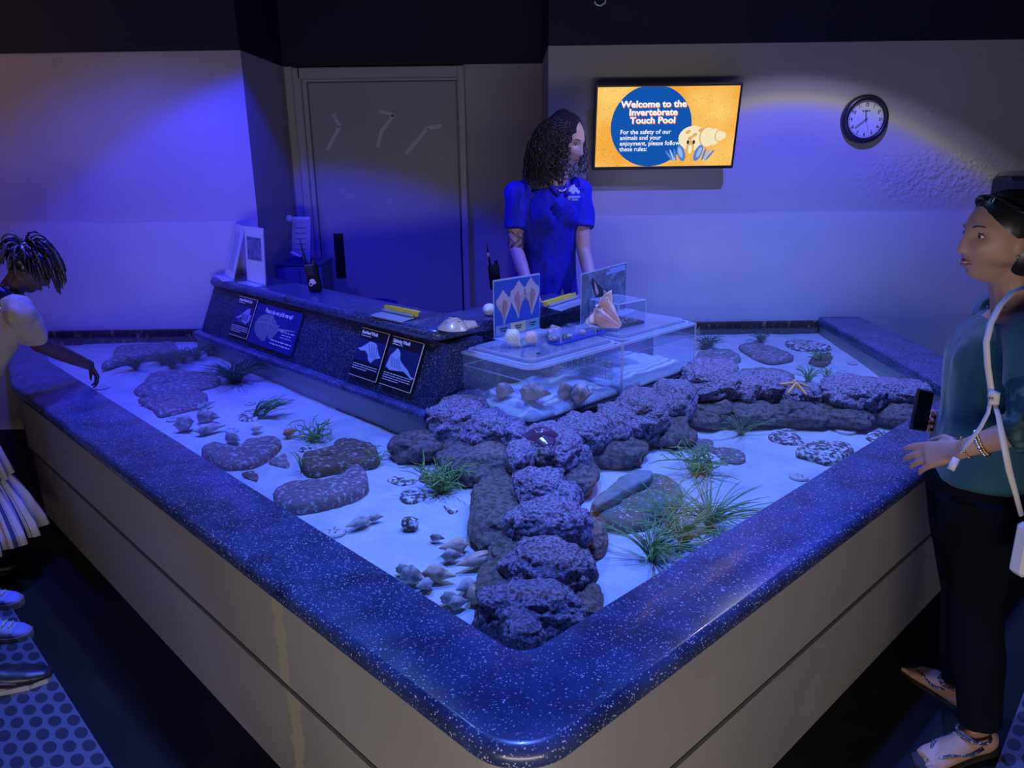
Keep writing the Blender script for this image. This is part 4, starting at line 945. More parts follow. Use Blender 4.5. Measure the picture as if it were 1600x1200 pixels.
for i in range(7):
    a = i*.9; ww.tube([Vector((0, 0, .002)), Vector((math.cos(a)*.006, math.sin(a)*.006, .006)), Vector((math.cos(a)*.010, math.sin(a)*.010, .002))], .0012, 5)
wo2 = ww.build('weed_scrap', mat('weed_dark', (.02, .04, .02), .6)); wo2.location = P(841, 554, ZL); tag(wo2, 'tiny dark weed scrap on the near lid below the white whelks', 'weed scrap')

# ================================================================ HORSESHOE CRABS, STARFISH
def horseshoe(loc, R_, yaw, mats, label, tail=True, pitch=0.0, cat='horseshoe crab'):
    root = empty('horseshoe_crab', loc, label, cat); root.rotation_euler = (pitch, 0, yaw); v = []; f = []; nu, nv = 40, 14
    for i in range(nv+1):
        t = i/nv
        for k in range(nu):
            a = 2*PI*k/nu; r_ = R_*t; x = r_*math.cos(a)*1.0; y = r_*math.sin(a)*(.95 if math.sin(a) > 0 else .55-.12*math.cos(a)**2)
            z = R_*.50*(1-t**2.3)+R_*.06*math.exp(-((abs(x)/R_-.42)/.10)**2)*(1-t)+R_*.05*math.exp(-(x/R_/.07)**2)*(1-t); v.append((x, y, z))
    for i in range(nv):
        for k in range(nu): f.append((i*nu+k, i*nu+(k+1) % nu, (i+1)*nu+(k+1) % nu, (i+1)*nu+k))
    mobj('head_shield', v, f, mats, root)
    v = []; f = []; m1 = 12; m2 = 8
    for i in range(m1+1):
        t = i/m1; wv = R_*(.62-.30*t)*(1+(.10 if i % 2 else 0)); 
        for k in range(m2+1):
            s_ = k/m2*2-1; v.append((wv*s_, -R_*(.42+.72*t), R_*.30*(1-s_*s_)*(1-.35*t)+R_*.05*math.exp(-(s_/.15)**2)))
    for i in range(m1):
        for k in range(m2): f.append((i*(m2+1)+k, i*(m2+1)+k+1, (i+1)*(m2+1)+k+1, (i+1)*(m2+1)+k))
    o = mobj('abdomen', v, f, mats, root); sm = o.modifiers.new('th', 'SOLIDIFY'); sm.thickness = R_*.04
    for s_ in (-1, 1):
        sp = MB()
        for j in range(5): sp.tube([(s_*R_*(.58-.05*j), -R_*(.55+.12*j), R_*.05), (s_*R_*(.72-.05*j), -R_*(.66+.12*j), R_*.03)], [R_*.03, R_*.008], 5)
        sp.build('side_spines', mats, root, True)
    if tail: MB().tube([(0, -R_*1.1, R_*.15), (0, -R_*1.6, R_*.12), (0, -R_*2.25, R_*.02)], [R_*.07, R_*.05, R_*.01], 8).build('tail', mats, root, True)
    ey = MB()
    for s_ in (-1, 1): ey.ell((s_*R_*.48, R_*.05, R_*.44), (R_*.06, R_*.09, R_*.05), None, 10, 6)
    ey.build('eye', mats, root, True); return root
c = P(847, 682, .772); horseshoe(c, 27*depth_of(c)/CAM_F, math.radians(17), mat('crab_purple', (.10, .05, .12), .18, coat=.6), 'small shiny purple horseshoe crab on the reef branching point', pitch=.22)
c = P(712, 512, 1.002); mo = horseshoe(c, 30*depth_of(c)/CAM_F, math.radians(120), mat('moult_tan', (.62, .45, .30), .3, coat=.4, mix=(18, (.42, .30, .24), .5, .7)), 'pale tan horseshoe crab moult on the counter corner', tail=False)
def starfish(loc, R_, yaw, label):
    v = []; f = []; n = 100; rings = [0, .2, .4, .6, .8, .92, 1.0]
    for i, t in enumerate(rings):
        for k in range(n):
            a = 2*PI*k/n; c5 = (.5+.5*math.cos(5*a)); arm = .20+.80*c5**4.2; r_ = R_*arm*t
            hgt = R_*.17*(1-t**2)*(.35+.65*(1-arm*t)) + (R_*.012*math.sin(k*2.9+i*3) if 0 < t < .95 else 0)
            v.append((r_*math.cos(a), r_*math.sin(a), hgt-R_*.22*(arm*t)**2))
    for i in range(len(rings)-1):
        for k in range(n): f.append((i*n+k, i*n+(k+1) % n, (i+1)*n+(k+1) % n, (i+1)*n+k))
    b = len(v); v += [(x, y, z-R_*.08) for x, y, z in v[(len(rings)-1)*n:]]; 
    f += [((len(rings)-1)*n+k, (len(rings)-1)*n+(k+1) % n, b+(k+1) % n, b+k) for k in range(n)]+[tuple(b+k for k in range(n))]
    o = mobj('starfish', v, f, mat('star_tan', (.85, .52, .24), .6, mix=(60, (.60, .32, .14), .5, .7), bump=(90, .8, .004))); o.location = loc; o.rotation_euler = (math.radians(14), 0, yaw); return tag(o, label, 'starfish')
c = P(1244, 601, .722); starfish(c, 25*depth_of(c)/CAM_F, math.radians(8), 'tan five-armed starfish lying across the right branch of reef rocks')

# ================================================================ ON THE COUNTER
YEL = mat('yellow_plastic', (.85, .70, .05), .4); BLADE = mat('grey_blade', (.30, .34, .42), .3)
def squeegee(a, b, back, label):
    A = P(*a, 1.0); B = P(*b, 1.0); u = (B-A).normalized(); w_ = (B-A).length; vv = Vector((-u.y, u.x, 0)); root = empty('squeegee', A, label, 'squeegee'); fm = frame_m((0, 0, 0), u, vv)
    mb = MB(); mb.tube([fm @ Vector((0, .0, .022)), fm @ Vector((w_, 0, .022))], .012, 10)
    mb.box((w_/2, .012, .030), (w_, .026, .005), fm, .001); mb.box((w_/2, -.008, .030), (w_, .005, .018), fm, .001); mb.build('handle_bar', YEL, root)
    MB().box((w_/2, -.050, .010), (w_*1.02, .075, .007), fm @ Matrix.Rotation(math.radians(6), 4, 'X'), .002).build('blade', BLADE, root)
    MB().box((w_/2, -.022, .018), (w_, .012, .010), fm, .002).build('clamp', BLADE, root)
squeegee((604, 489), (651, 499), 0, 'yellow handled squeegee lying on the left counter top')
squeegee((852, 483), (897, 469), 0, 'yellow handled squeegee lying between the two photo holders')
ws = shell('ridged_shell', (756, 494), (776, 486), .7, SHL, 'white ridged shell half hidden behind the three-whelk photo', 0, z=1.0)
# two upright card holders at the far end of the counter
def card_holder(bl, br, tl_, tr, label, dark=None, lean=0.0):
    A = P(*bl, 1.001); B = P(*br, 1.001); u = (B-A).normalized(); w_ = (B-A).length; T = PY(*tl_, A.y); h = (T.z-A.z)
    up = (T-A).normalized(); up = (up-u*up.dot(u)*1.0).normalized(); h = (T-A).length
    root = empty('card_holder', A, label, 'sign holder')
    plate(root, 'clear_panel', u, w_, h, 0, w_, 0, h, ACRYEDGE, 0, .004, up); plate(root, 'card', u, w_, h, .003, w_-.003, .008, h-.003, PAPER, .003, .001, up)
    MB().box((w_/2, .002, .03), (w_, .004, .06), frame_m((0, 0, 0), u, (0, 0, 1))).build('foot', ACRYEDGE, root)
    return root, u, w_, h, up
rc, uc, wc, hc, upc = card_holder((387, 440), (416, 447), (384, 353), (413, 357), 'upright white card holder with dark square picture, far end of counter')
plate(rc, 'picture', uc, wc, hc, .12*wc, .88*wc, .42*hc, .82*hc, mat('card_picture', (.10, .12, .22), .5, mix=(26, (.26, .30, .48), .4, .75)), .004, .001, upc)
rd, ud, wd, hd, upd = card_holder((351, 430), (365, 439), (371, 351), (383, 357), 'narrow card holder tilted sideways at the far end of the counter')
plate(rd, 'picture', ud, wd, hd, .25*wd, .8*wd, .15*hd, .85*hd, mat('card_faint', (.45, .5, .6), .5), .004, .001, upd)
# walkie talkies
def walkie(loc, yaw, tilt, label, sc_=1.0, sticker=True, name='walkie_talkie'):
    root = empty(name, loc, label, 'radio'); root.rotation_euler = (tilt, math.radians(-6), yaw)
    MB().box((0, 0, .065*sc_), (.058*sc_, .035*sc_, .13*sc_), bev=.008).build('case', BLACK, root)
    MB().tube([(-.020*sc_, 0, .128*sc_), (-.022*sc_, 0, .17*sc_), (-.026*sc_, 0, .245*sc_)], [.006*sc_, .0045*sc_, .003*sc_], 8).build('antenna', BLACK, root, True)
    MB().tube([(.018*sc_, 0, .128*sc_), (.018*sc_, 0, .146*sc_)], .008*sc_, 10).build('knob', BLACK, root)
    g = MB()
    for i in range(5): g.box((0, -.0185*sc_, (.085+.008*i)*sc_), (.034*sc_, .002, .003), None)
    g.build('speaker_grille', mat('grille_grey', (.10, .10, .12), .4), root)
    if sticker:
        s_ = MB(); s_.ell((.002, -.0185*sc_, .055*sc_), (.014*sc_, .001, .009*sc_)); s_.ell((.008, -.0185*sc_, .046*sc_), (.012*sc_, .001, .008*sc_)); s_.ell((-.010, -.0185*sc_, .040*sc_), (.010*sc_, .001, .010*sc_)); s_.build('sticker', WHITE, root, True)
        s_ = MB(); s_.ell((-.010, -.0198*sc_, .040*sc_), (.005*sc_, .001, .005*sc_)); s_.build('sticker_mark', BLACK, root, True)
    return root
c = P(494, 456, 1.0); walkie(c+Vector((0, .0, .0)), math.radians(-12), math.radians(3), 'black radio with white sticker standing at the rear of the counter', 1.15)
# cabinet in the door recess with paper holder, box
CAB = mat('cabinet_blue', (.14, .16, .30), .5)
a = PY(432, 414, 5.05); b = PY(502, 415, 5.05); cabt = a.z
cab = empty('low_cabinet', ((a.x+b.x)/2, 5.05, 0), 'boxy blue grey cabinet behind the counter in the door recess', 'cabinet')
wcb = b.x-a.x; mb = MB()
mb.box((0, .16, cabt/2), (wcb, .32, cabt-.02)); mb.build('body', CAB, cab)
mb = MB(); mb.box((0, .16, cabt-.005), (wcb+.01, .33, .012), bev=.002); mb.build('rim', mat('cab_rim', (.04, .05, .16), .4), cab)
mb = MB(); mb.box((0, -.003, cabt*.5), (.004, .006, cabt-.06)); mb.build('door_gap', mat('cab_rim'), cab)
MB().box((wcb/2+.004, .10, cabt-.22), (.006, .03, .07)).build('label_plate', PAPER, cab)
ph = PY(456, 404, 5.2); ph.z = cabt+.001; pt = PY(452, 338, 5.2)
hl = empty('paper_holder', ph, 'tilted clear holder with printed sheet on the blue grey cabinet', 'paper holder'); wp = .125; hp = pt.z-ph.z
up_ = Vector((-.05, .25, 1)).normalized(); uh = Vector((1, -.15, 0)).normalized()
plate(hl, 'clear_panel', uh, wp, hp, 0, wp, 0, hp, ACRYEDGE, 0, .004, up_); plate(hl, 'sheet', uh, wp, hp, .006, wp-.006, .005, hp-.02, mat('sheet_grey', (.30, .32, .36), .6), .003, .001, up_)
mbq = MB(); fm = frame_m((0, 0, 0), uh, up_)
for i in range(6): mbq.box((wp*.5, hp*(.15+.12*i), .0045), (wp*.6, .004, .0006), fm)
mbq.build('printed_line', mat('ink_dark'), hl)
MB().ell((.01, -.006, hp-.012), (.022, .012, .022)).build('clip', ACRYEDGE, hl, True)
tb_ = MB().box((0, 0, .022), (.075, .05, .044), bev=.003).build('small_box', mat('box_navy', (.02, .02, .16), .5)); tb_.location = PY(464, 412, 5.12); tb_.location.z = cabt+.001; tag(tb_, 'small dark blue box with papers on the cabinet', 'box')
pap = MB().box((0, 0, .004), (.07, .05, .006), Matrix.Rotation(.5, 4, 'Y')).build('folded_paper', PAPER); pap.location = tb_.location+Vector((0, 0, .055)); tag(pap, 'folded white paper on top of the small dark blue box', 'paper')
# round dark blue tub behind the counter
tbp = PY(575, 477, 4.55); tub = empty('blue_tub', (tbp.x, 4.55, 0), 'round dark blue tub just showing behind the left counter top', 'tub')
MB().lathe([(.13, .0), (.17, tbp.z-.02), (.18, tbp.z-.01), (.18, tbp.z+.012), (.165, tbp.z+.012), (.15, .03), (.0, .03)], n=28, cap=False).build('bowl', mat('tub_blue', (.015, .02, .16), .4), tub, True)

# ---- four information panels on the sloping face
def on_face(px, py, off=.014):
    a = NS(1.84, 0, .685); b = NS(1.955, 0, .945); e = SB.to_3d(); sl = (b-a).normalized(); nn = sl.cross(e).normalized()
    if nn.dot(NA.to_3d()) > 0: nn = -nn
    d_ = _ray(px, py); o_ = Vector((0, 0, CAM_H)); a = a+nn*off; t = (a-o_).dot(nn)/d_.dot(nn); return o_+d_*t, sl, nn
PNAV = mat('panel_navy', (.008, .010, .030), .3); PBLU = mat('panel_blue', (.01, .02, .20), .3); PMID = mat('panel_mid', (.012, .025, .13), .3)
CREAM = mat('panel_line', (.70, .60, .50), .5); INK = mat('ink_white', (.75, .78, .85), .5); PSH = mat('panel_shell', (.35, .48, .75), .5); PSH2 = mat('panel_shell_shade', (.16, .25, .55), .5)
HSC = mat('panel_crab', (.16, .18, .24), .5, mix=(40, (.22, .24, .30), .4, .7)); HSC2 = mat('panel_crab_line', (.26, .29, .38), .5)
def info(tl_, tr, br_, bl, label, kind_, title=None, sub_=None):
    q = [on_face(*p)[0] for p in (tl_, tr, br_, bl)]; _, sl, nn = on_face(*tl_)
    u = -SB.to_3d(); ls = [p.dot(u) for p in q]; hs = [p.dot(sl) for p in q]
    x0 = (ls[0]+ls[3])/2; x1 = (ls[1]+ls[2])/2; y0 = (hs[2]+hs[3])/2; y1 = (hs[0]+hs[1])/2; w_ = x1-x0; h = y1-y0
    k0 = q[0].dot(nn); A = u*x0+sl*y0+nn*k0
    root = empty('info_panel', A, label, 'sign panel', 'information panels on the counter face'); nn2 = u.cross(sl)
    sgn = 1 if nn2.dot(nn) > 0 else -1
    fm = frame_m((0, 0, 0), u, sl)
    def pl(name, a, b, c, d_, m_, off, th=.0008): MB().box(((a+b)/2*w_, (c+d_)/2*h, off*sgn), ((b-a)*w_, (d_-c)*h, th), fm).build(name, m_, root)
    pl('board', 0, 1, 0, 1, PNAV if kind_ != 'crab' else PBLU, -.004, .009)
    F = lambda x, y, o_=.0016: fm @ Matrix.Translation((x*w_, y*h, o_*sgn))
    def fp(name, pts, m_, off): flat_poly(root, name, u, [(x*w_, y*h) for x, y in pts], off, m_, sl)
    def para(x0_, x1_, ys, th_=.0042, last=.6):
        mb_ = MB(); rg = random.Random(int(x0*1000))
        for i, y in enumerate(ys):
            x = x0_; e_ = x1_ if i < len(ys)-1 else x0_+(x1_-x0_)*last
            while x < e_:
                wl = rg.uniform(.03, .09); mb_.box(((x+min(wl, e_-x)/2)*w_, y*h, .0015), (min(wl, e_-x)*w_, th_*.7, .0004), fm); x += wl+.018
        mb_.build('small_print', INK, root)
    if kind_ == 'crab':
        text('lettering', 'Please do not pick me up!', .034, INK, root, F(.52, .81), 'CENTER', .0006, sx=.82)
        C_ = [(.36+.30*math.cos(a)*(1 if math.cos(a) < 0 else .25), .46+.33*math.sin(a)) for a in [PI/2+PI*i/14 for i in range(15)]]+[(.38, .16), (.40, .34), (.44, .22), (.52, .24), (.57, .36), (.60, .46), (.58, .50), (.62, .60), (.54, .60), (.50, .68), (.46, .70), (.42, .78)]
        fp('crab_picture', C_, HSC, .0010); fp('tail_picture', [(.58, .52), (.60, .46), (.96, .555), (.96, .565)], HSC2, .0010)
        fp('ridge_picture', [(.10, .52), (.12, .56), (.36, .60), (.55, .56), (.56, .53), (.36, .57)], HSC2, .0018); fp('ridge_picture', [(.355, .38), (.375, .38), (.40, .76), (.38, .77)], HSC2, .0018)
        para(.66, .96, (.47,), .006, 1); para(.70, .90, (.40,), .006, 1); para(.68, .92, (.335,), .005, 1); para(.50, .95, (.22, .14), .008, .97)
    else:
        pl('photo_area', .0, 1, .34, .78, PMID, .0008)
        for a, b, c, d_ in ((.0, 1, .985, 1.0), (.975, 1, .02, 1.0), (.0, 1, .02, .034)): pl('border_line', a, b, c, d_, CREAM, .0016)
        text('lettering', title, .0215, INK, root, F(.05, .885), 'LEFT', .0008, sx=.86)
        para(.05, .40, (.845,), .005, 1)
        para(.04, .90, (.27, .225, .18, .135) if kind_ != 'whelk' else (.27, .225, .18), .005)
        if kind_ == 'hermit':
            fp('hermit_picture', [(.12, .47), (.22, .44), (.40, .50), (.52, .40), (.70, .36), (.86, .46), (.88, .60), (.78, .62), (.76, .76), (.60, .72), (.42, .60), (.25, .50)], mat('panel_lilac', (.34, .32, .55), .5), .0016)
            for k in range(6): fp('leg_picture', [(.30+.08*k, .46), (.32+.08*k, .46), (.31+.09*k, .37), (.295+.09*k, .37)], mat('panel_lilac'), .0016)
            for k in range(4): fp('shade_picture', [(.40+.1*k, .58), (.44+.1*k, .60), (.50+.08*k, .44), (.47+.08*k, .43)], PMID, .0024)
        elif kind_ == 'whelk':
            fp('shell_picture', [(.06, .57), (.16, .60), (.30, .68), (.42, .76), (.56, .76), (.66, .74), (.82, .56), (.92, .50), (.72, .44), (.64, .35), (.52, .40), (.46, .50), (.34, .56), (.18, .54)], PSH, .0016)
            for k in range(4): fp('shade_picture', [(.38+.1*k, .72), (.41+.1*k, .72), (.60+.06*k, .46), (.57+.06*k, .45)], PSH2, .0024)
        else:
            fp('shell_picture', [(.24, .78), (.30, .77), (.38, .70), (.42, .58), (.56, .50), (.74, .42), (.86, .33), (.92, .36), (.80, .28), (.94, .26), (.96, .32), (.60, .44), (.36, .36), (.16, .36), (.04, .40), (.06, .56), (.16, .66)][:7]+[(.98, .31), (.92, .27), (.62, .38), (.40, .35), (.20, .33), (.05, .38), (.08, .52), (.10, .62), (.19, .70)], PSH, .0016)
            for k in range(4): fp('shade_picture', [(.14+.07*k, .60-.01*k), (.17+.07*k, .61-.01*k), (.26+.09*k, .40), (.22+.09*k, .40)], PSH2, .0024)
    return root
info((374, 461), (403, 469.5), (386.5, 532), (358, 523), 'leftmost dark panel with a lilac hermit crab picture', 'hermit', 'Striped Hermit Crab')
info((403, 472), (472, 490), (455.6, 557), (388, 534), 'wide blue panel asking not to pick up the horseshoe crab', 'crab')
info((563.5, 510), (608.8, 522), (589, 599), (547.5, 588), 'Knobbed Whelk panel with a shell pointing left, third from the left', 'whelk', 'Knobbed Whelk')
info((613, 523.5), (662.8, 537), (643, 617), (594, 601.5), 'Lightning Whelk panel nearest the tank', 'light', 'Lightning Whelk')

# ================================================================ TELEVISION, CLOCK, SPEAKER, CABLE
tvb = Vector((.898, 4.70, 1.588)); tvt = Vector((.898, 4.60, 2.050)); W_TV = .822; H_TV = (tvt-tvb).length; upt = (tvt-tvb).normalized()
tv = empty('television', tvb, 'wall television showing the yellow and blue touch pool welcome slide', 'television')
UX = Vector((1, 0, 0)); fmt = frame_m((-W_TV/2, 0, 0), UX, upt)       # local z = UX x up = towards the room
MB().box((W_TV/2, H_TV/2, -.012), (W_TV, H_TV, .034), fmt, .004).build('casing', BLACK, tv)
MB().box((W_TV*.5, H_TV*.45, -.055), (.3, .22, .05), fmt).build('wall_bracket', BLACK, tv)
def emis(name, col, strength, noise_=None):
    m = bpy.data.materials.new(name); m.use_nodes = True; nt = m.node_tree; N = nt.nodes; L = nt.links; N.remove(N['Principled BSDF'])
    e = N.new('ShaderNodeEmission'); e.inputs[0].default_value = (*col, 1); e.inputs[1].default_value = strength; L.new(e.outputs[0], N['Material Output'].inputs[0])
    if noise_:
        tc = N.new('ShaderNodeTexCoord'); ns = N.new('ShaderNodeTexNoise'); ns.inputs['Scale'].default_value = 3; L.new(tc.outputs['Object'], ns.inputs['Vector'])
        mr = N.new('ShaderNodeMapRange'); mr.inputs[1].default_value = .35; mr.inputs[2].default_value = .65; L.new(ns.outputs[0], mr.inputs[0])
        mx = N.new('ShaderNodeMix'); mx.data_type = 'RGBA'; mx.inputs[6].default_value = (*col, 1); mx.inputs[7].default_value = (*noise_, 1); L.new(mr.outputs[0], mx.inputs[0])
        vo = N.new('ShaderNodeTexVoronoi'); vo.inputs['Scale'].default_value = 48; L.new(tc.outputs['Object'], vo.inputs['Vector'])
        cr = N.new('ShaderNodeValToRGB'); L.new(vo.outputs['Distance'], cr.inputs[0]); els = cr.color_ramp.elements
        els[0].position = .16; els[0].color = (1.5, 1.5, 1.6, 1); els[1].position = .30; els[1].color = (1, 1, 1, 1); e2 = els.new(.24); e2.color = (.62, .55, .5, 1)
        mu = N.new('ShaderNodeMix'); mu.data_type = 'RGBA'; mu.blend_type = 'MULTIPLY'; mu.inputs[0].default_value = 1; L.new(mx.outputs[2], mu.inputs[6]); L.new(cr.outputs[0], mu.inputs[7]); L.new(mu.outputs[2], e.inputs[0])
    MATS[name] = m; return m
SCO = emis('screen_orange', (.90, .38, .04), 1.0, (1.0, .62, .16)); SCB = emis('screen_blue', (.006, .09, .42), 1.0); SCW = emis('screen_white', (.95, .96, 1.0), 1.0); SCR = emis('screen_rust', (.85, .25, .06), 1.0)
SCC = emis('screen_cream', (.92, .80, .50), 1.0); SCC2 = emis('screen_tan', (.70, .42, .14), 1.0); SCL = emis('screen_legblue', (.10, .22, .62), 1.0); SCL2 = emis('screen_leglight', (.30, .48, .85), 1.0); SCK = emis('screen_black', (.02, .02, .03), 1.0)
m_ = .014; scr = MB().box((W_TV/2, H_TV/2+.002, .0055), (W_TV-2*m_, H_TV-2*m_-.006, .002), fmt).build('screen', SCO, tv)
sw, sh = W_TV-2*m_, H_TV-2*m_-.006
def S(x, y, z=.0072): return fmt @ Matrix.Translation((m_+x*sw, m_+.005+y*sh, z))
def spoly(name, pts, m2, z=.0072, par=tv): mb_ = MB(); mb_.prism([(m_+x*sw, m_+.005+y*sh) for x, y in pts], z, z+.0006); mb_.v = [fmt @ p for p in mb_.v]; return mb_.build(name, m2, par)
asp = sw/sh; rad = .535; cx, cy = .392, .515
cp = []
for i in range(64):
    a = 2*PI*i/64; x = cx+rad/asp*math.cos(a)*.98; y = cy+rad*.96*math.sin(a); cp.append((x, min(max(y, .0), 1.0)))
spoly('blue_disc', cp, SCB)
for i, (s_, y) in enumerate((('Welcome to the', .755), ('Invertebrate', .655), ('Touch Pool', .555))):
    text('lettering', s_, .049, SCR, tv, S(.404, y-.008, .0084), 'CENTER', .0020, sx=1.12); text('lettering', s_, .049, SCW, tv, S(.400, y, .0094), 'CENTER', .0013, sx=1.12)
text('lettering', 'For the safety of our\nanimals and your\nenjoyment, please follow\nthese rules:', .0345, SCW, tv, S(.172, .42, .0084), 'LEFT', .0004, line=.92)
cb_ = lambda pts: [(x, y) for x, y in pts]
def ellp(cx_, cy_, rx, ry, rot=0, n=24): return [(cx_+(rx*math.cos(a)*math.cos(rot)-ry*math.sin(a)*math.sin(rot))/asp, cy_+rx*math.cos(a)*math.sin(rot)+ry*math.sin(a)*math.cos(rot)) for a in [2*PI*i/n for i in range(n)]]
spoly('crab_shell', ellp(.70, .36, .19, .155), SCC, .0100)
for k, (x, y, r_) in enumerate(((.80, .37, .135), (.85, .375, .105), (.885, .385, .075), (.915, .39, .045))): spoly('crab_whorl', ellp(x, y, r_*.75, r_), SCC if k % 2 else SCC2, .0106+.0006*k); spoly('crab_whorl', ellp(x+.004, y, r_*.68, r_*.92), SCC, .0109+.0006*k)
for x, y in ((.66, .44), (.71, .40), (.75, .46), (.68, .36)): spoly('crab_spot', ellp(x, y, .035, .022, .5), SCC2, .0108)
spoly('crab_face', ellp(.685, .25, .05, .085), SCC2, .0112); spoly('crab_face', ellp(.685, .22, .028, .06), SCC, .0118)
for x in (.665, .708): spoly('crab_eye', ellp(x, .31, .016, .026), SCK, .0124)
for sx_ in (-1, 1):
    spoly('crab_claw', ellp(.685+sx_*.062, .17, .050, .11, -sx_*.35), SCL, .0118); spoly('crab_claw', ellp(.685+sx_*.068, .18, .025, .07, -sx_*.35), SCL2, .0124)
    for k in range(3): spoly('crab_leg', ellp(.685+sx_*(.105+.022*k), .15-.005*k, .014, .085, sx_*(-.25-.2*k)), SCL2 if k % 2 else SCL, .0112)
# clock
ck = empty('wall_clock', PY(1353, 186, 4.765), 'round wall clock with black ring and pale blue-lit face', 'clock')
mrot = Matrix.Rotation(PI/2, 4, 'X')
MB().lathe([(.104, -.010), (.106, .008), (.116, .014), (.128, .008), (.136, -.004), (.137, -.030), (.0, -.030)], mrot, 48, False).build('ring', mat('clock_black', (.02, .02, .035), .35), ck, True)
MB().lathe([(.0, -.006), (.106, -.006)], mrot, 48, False).build('face', mat('clock_face', (.62, .64, .68), .5), ck)
INKB = mat('clock_ink', (.02, .02, .06), .5)
for h_ in range(1, 13):
    a = PI/2-h_*PI/6; text('numeral', str(h_), .022, INKB, ck, Matrix.Translation((.082*math.cos(a), .002, .082*math.sin(a)-.0078)) @ mrot, 'CENTER', .0002)
tk = MB()
for k in range(60):
    a = 2*PI*k/60; l_ = .006 if k % 5 else .009; p0 = Vector((math.cos(a)*.0985, .003, math.sin(a)*.0985)); p1 = Vector((math.cos(a)*(.0985-l_), .003, math.sin(a)*(.0985-l_))); tk.tube([p0, p1], .0009 if k % 5 else .0016, 4)
tk.build('minute_marks', INKB, ck)
def hand(name, deg, l_, wd_, y): a = math.radians(90-deg); MB().tube([(-.012*math.cos(a), y, -.012*math.sin(a)), (l_*math.cos(a), y, l_*math.sin(a))], wd_, 6, flat=.5).build(name, INKB, ck)
hand('hour_hand', 354, .048, .0032, -.001); hand('minute_hand', 233, .074, .0028, -.003); hand('second_hand', 163, .080, .0008, -.004)
mb_ = MB()
for i, w2_ in enumerate((.010, .006, .012, .008)): mb_.box((-.018+.012*i, .003, .046), (w2_*.8, .001, .006), None)
mb_.build('maker_mark', INKB, ck)
# black loudspeaker on the wall, upper right
a = PY(1565, 276, 4.62); b = PY(1560, 345, 4.62)
spk = empty('wall_speaker', (a.x+.17, 4.70, b.z), 'black box loudspeaker on the wall at the right edge, behind the visitor\'s head', 'speaker')
MB().box((0, 0, (a.z-b.z)/2), (.26, .17, a.z-b.z), bev=.02).build('case', BLACK, spk); MB().box((0, -.087, (a.z-b.z)/2), (.22, .006, (a.z-b.z)*.8), bev=.003).build('grille', mat('speaker_cloth', (.03, .03, .04), .6), spk)
cbl = [PY(x, y, 4.72) for x, y in ((929, 2), (931, 7), (938, 9), (945, 5), (947, -4), (946, -30))]
cbl = [p-Vector((0, 0, 0)) for p in cbl]; cbo = MB().tube(cbl, .005, 8).build('cable_hook', WHITE, None, True, origin=cbl[0]); tag(cbo, 'pale cable loop hanging from the dark soffit above the television', 'cable')
# ================================================================ PEOPLE
def loft(mb, rings, n=24):
    """rings: (centre, side axis, half width, front axis, half depth)"""
    v = []; f = []
    for c, sx_, hw, fy, hd in rings:
        c = Vector(c); sx_ = Vector(sx_).normalized(); fy = Vector(fy); fy = (fy-sx_*fy.dot(sx_)).normalized()
        for k in range(n):
            a = 2*PI*k/n; ca, sa = math.cos(a), math.sin(a); e = .85
            v.append(c+sx_*hw*math.copysign(abs(ca)**e, ca)+fy*hd*math.copysign(abs(sa)**e, sa))
    for i in range(len(rings)-1):
        for k in range(n): f.append((i*n+k, i*n+(k+1) % n, (i+1)*n+(k+1) % n, (i+1)*n+k))
    f.append(tuple(range(n))[::-1]); f.append(tuple((len(rings)-1)*n+k for k in range(n)))
    return mb.add(v, f)
def remesh(o, voxel, smooth=4):
    m = o.modifiers.new('r', 'REMESH'); m.mode = 'VOXEL'; m.voxel_size = voxel; m.use_smooth_shade = True
    s_ = o.modifiers.new('s', 'SMOOTH'); s_.factor = .5; s_.iterations = smooth
    me = bpy.data.meshes.new_from_object(o.evaluated_get(bpy.context.evaluated_depsgraph_get())); mt = o.data.materials[0] if o.data.materials else None
    o.modifiers.clear(); old = o.data; o.data = me; bpy.data.meshes.remove(old); me.name = o.name
    me.materials.clear(); me.materials.append(mt); me.polygons.foreach_set('use_smooth', [True]*len(me.polygons)); return o
def wrinkle(o, amp, sc_, seed=0, zdir=.5):
    me = o.data; n = len(me.vertices); co = [0.0]*(3*n); no = [0.0]*(3*n); me.vertices.foreach_get('co', co); me.vertex_normals.foreach_get('vector', no)
    for i in range(n):
        x, y, z = co[3*i:3*i+3]; d_ = amp*(noise.noise(Vector((x*sc_+seed, y*sc_, z*sc_*zdir)))+.5*noise.noise(Vector((x*sc_*2.3, y*sc_*2.3+seed, z*sc_*zdir*2))))
        co[3*i] += no[3*i]*d_; co[3*i+1] += no[3*i+1]*d_; co[3*i+2] += no[3*i+2]*d_
    me.vertices.foreach_set('co', co); me.update()
def g2(x, y, sx_, sy_): return math.exp(-(x/sx_)**2-(y/sy_)**2)
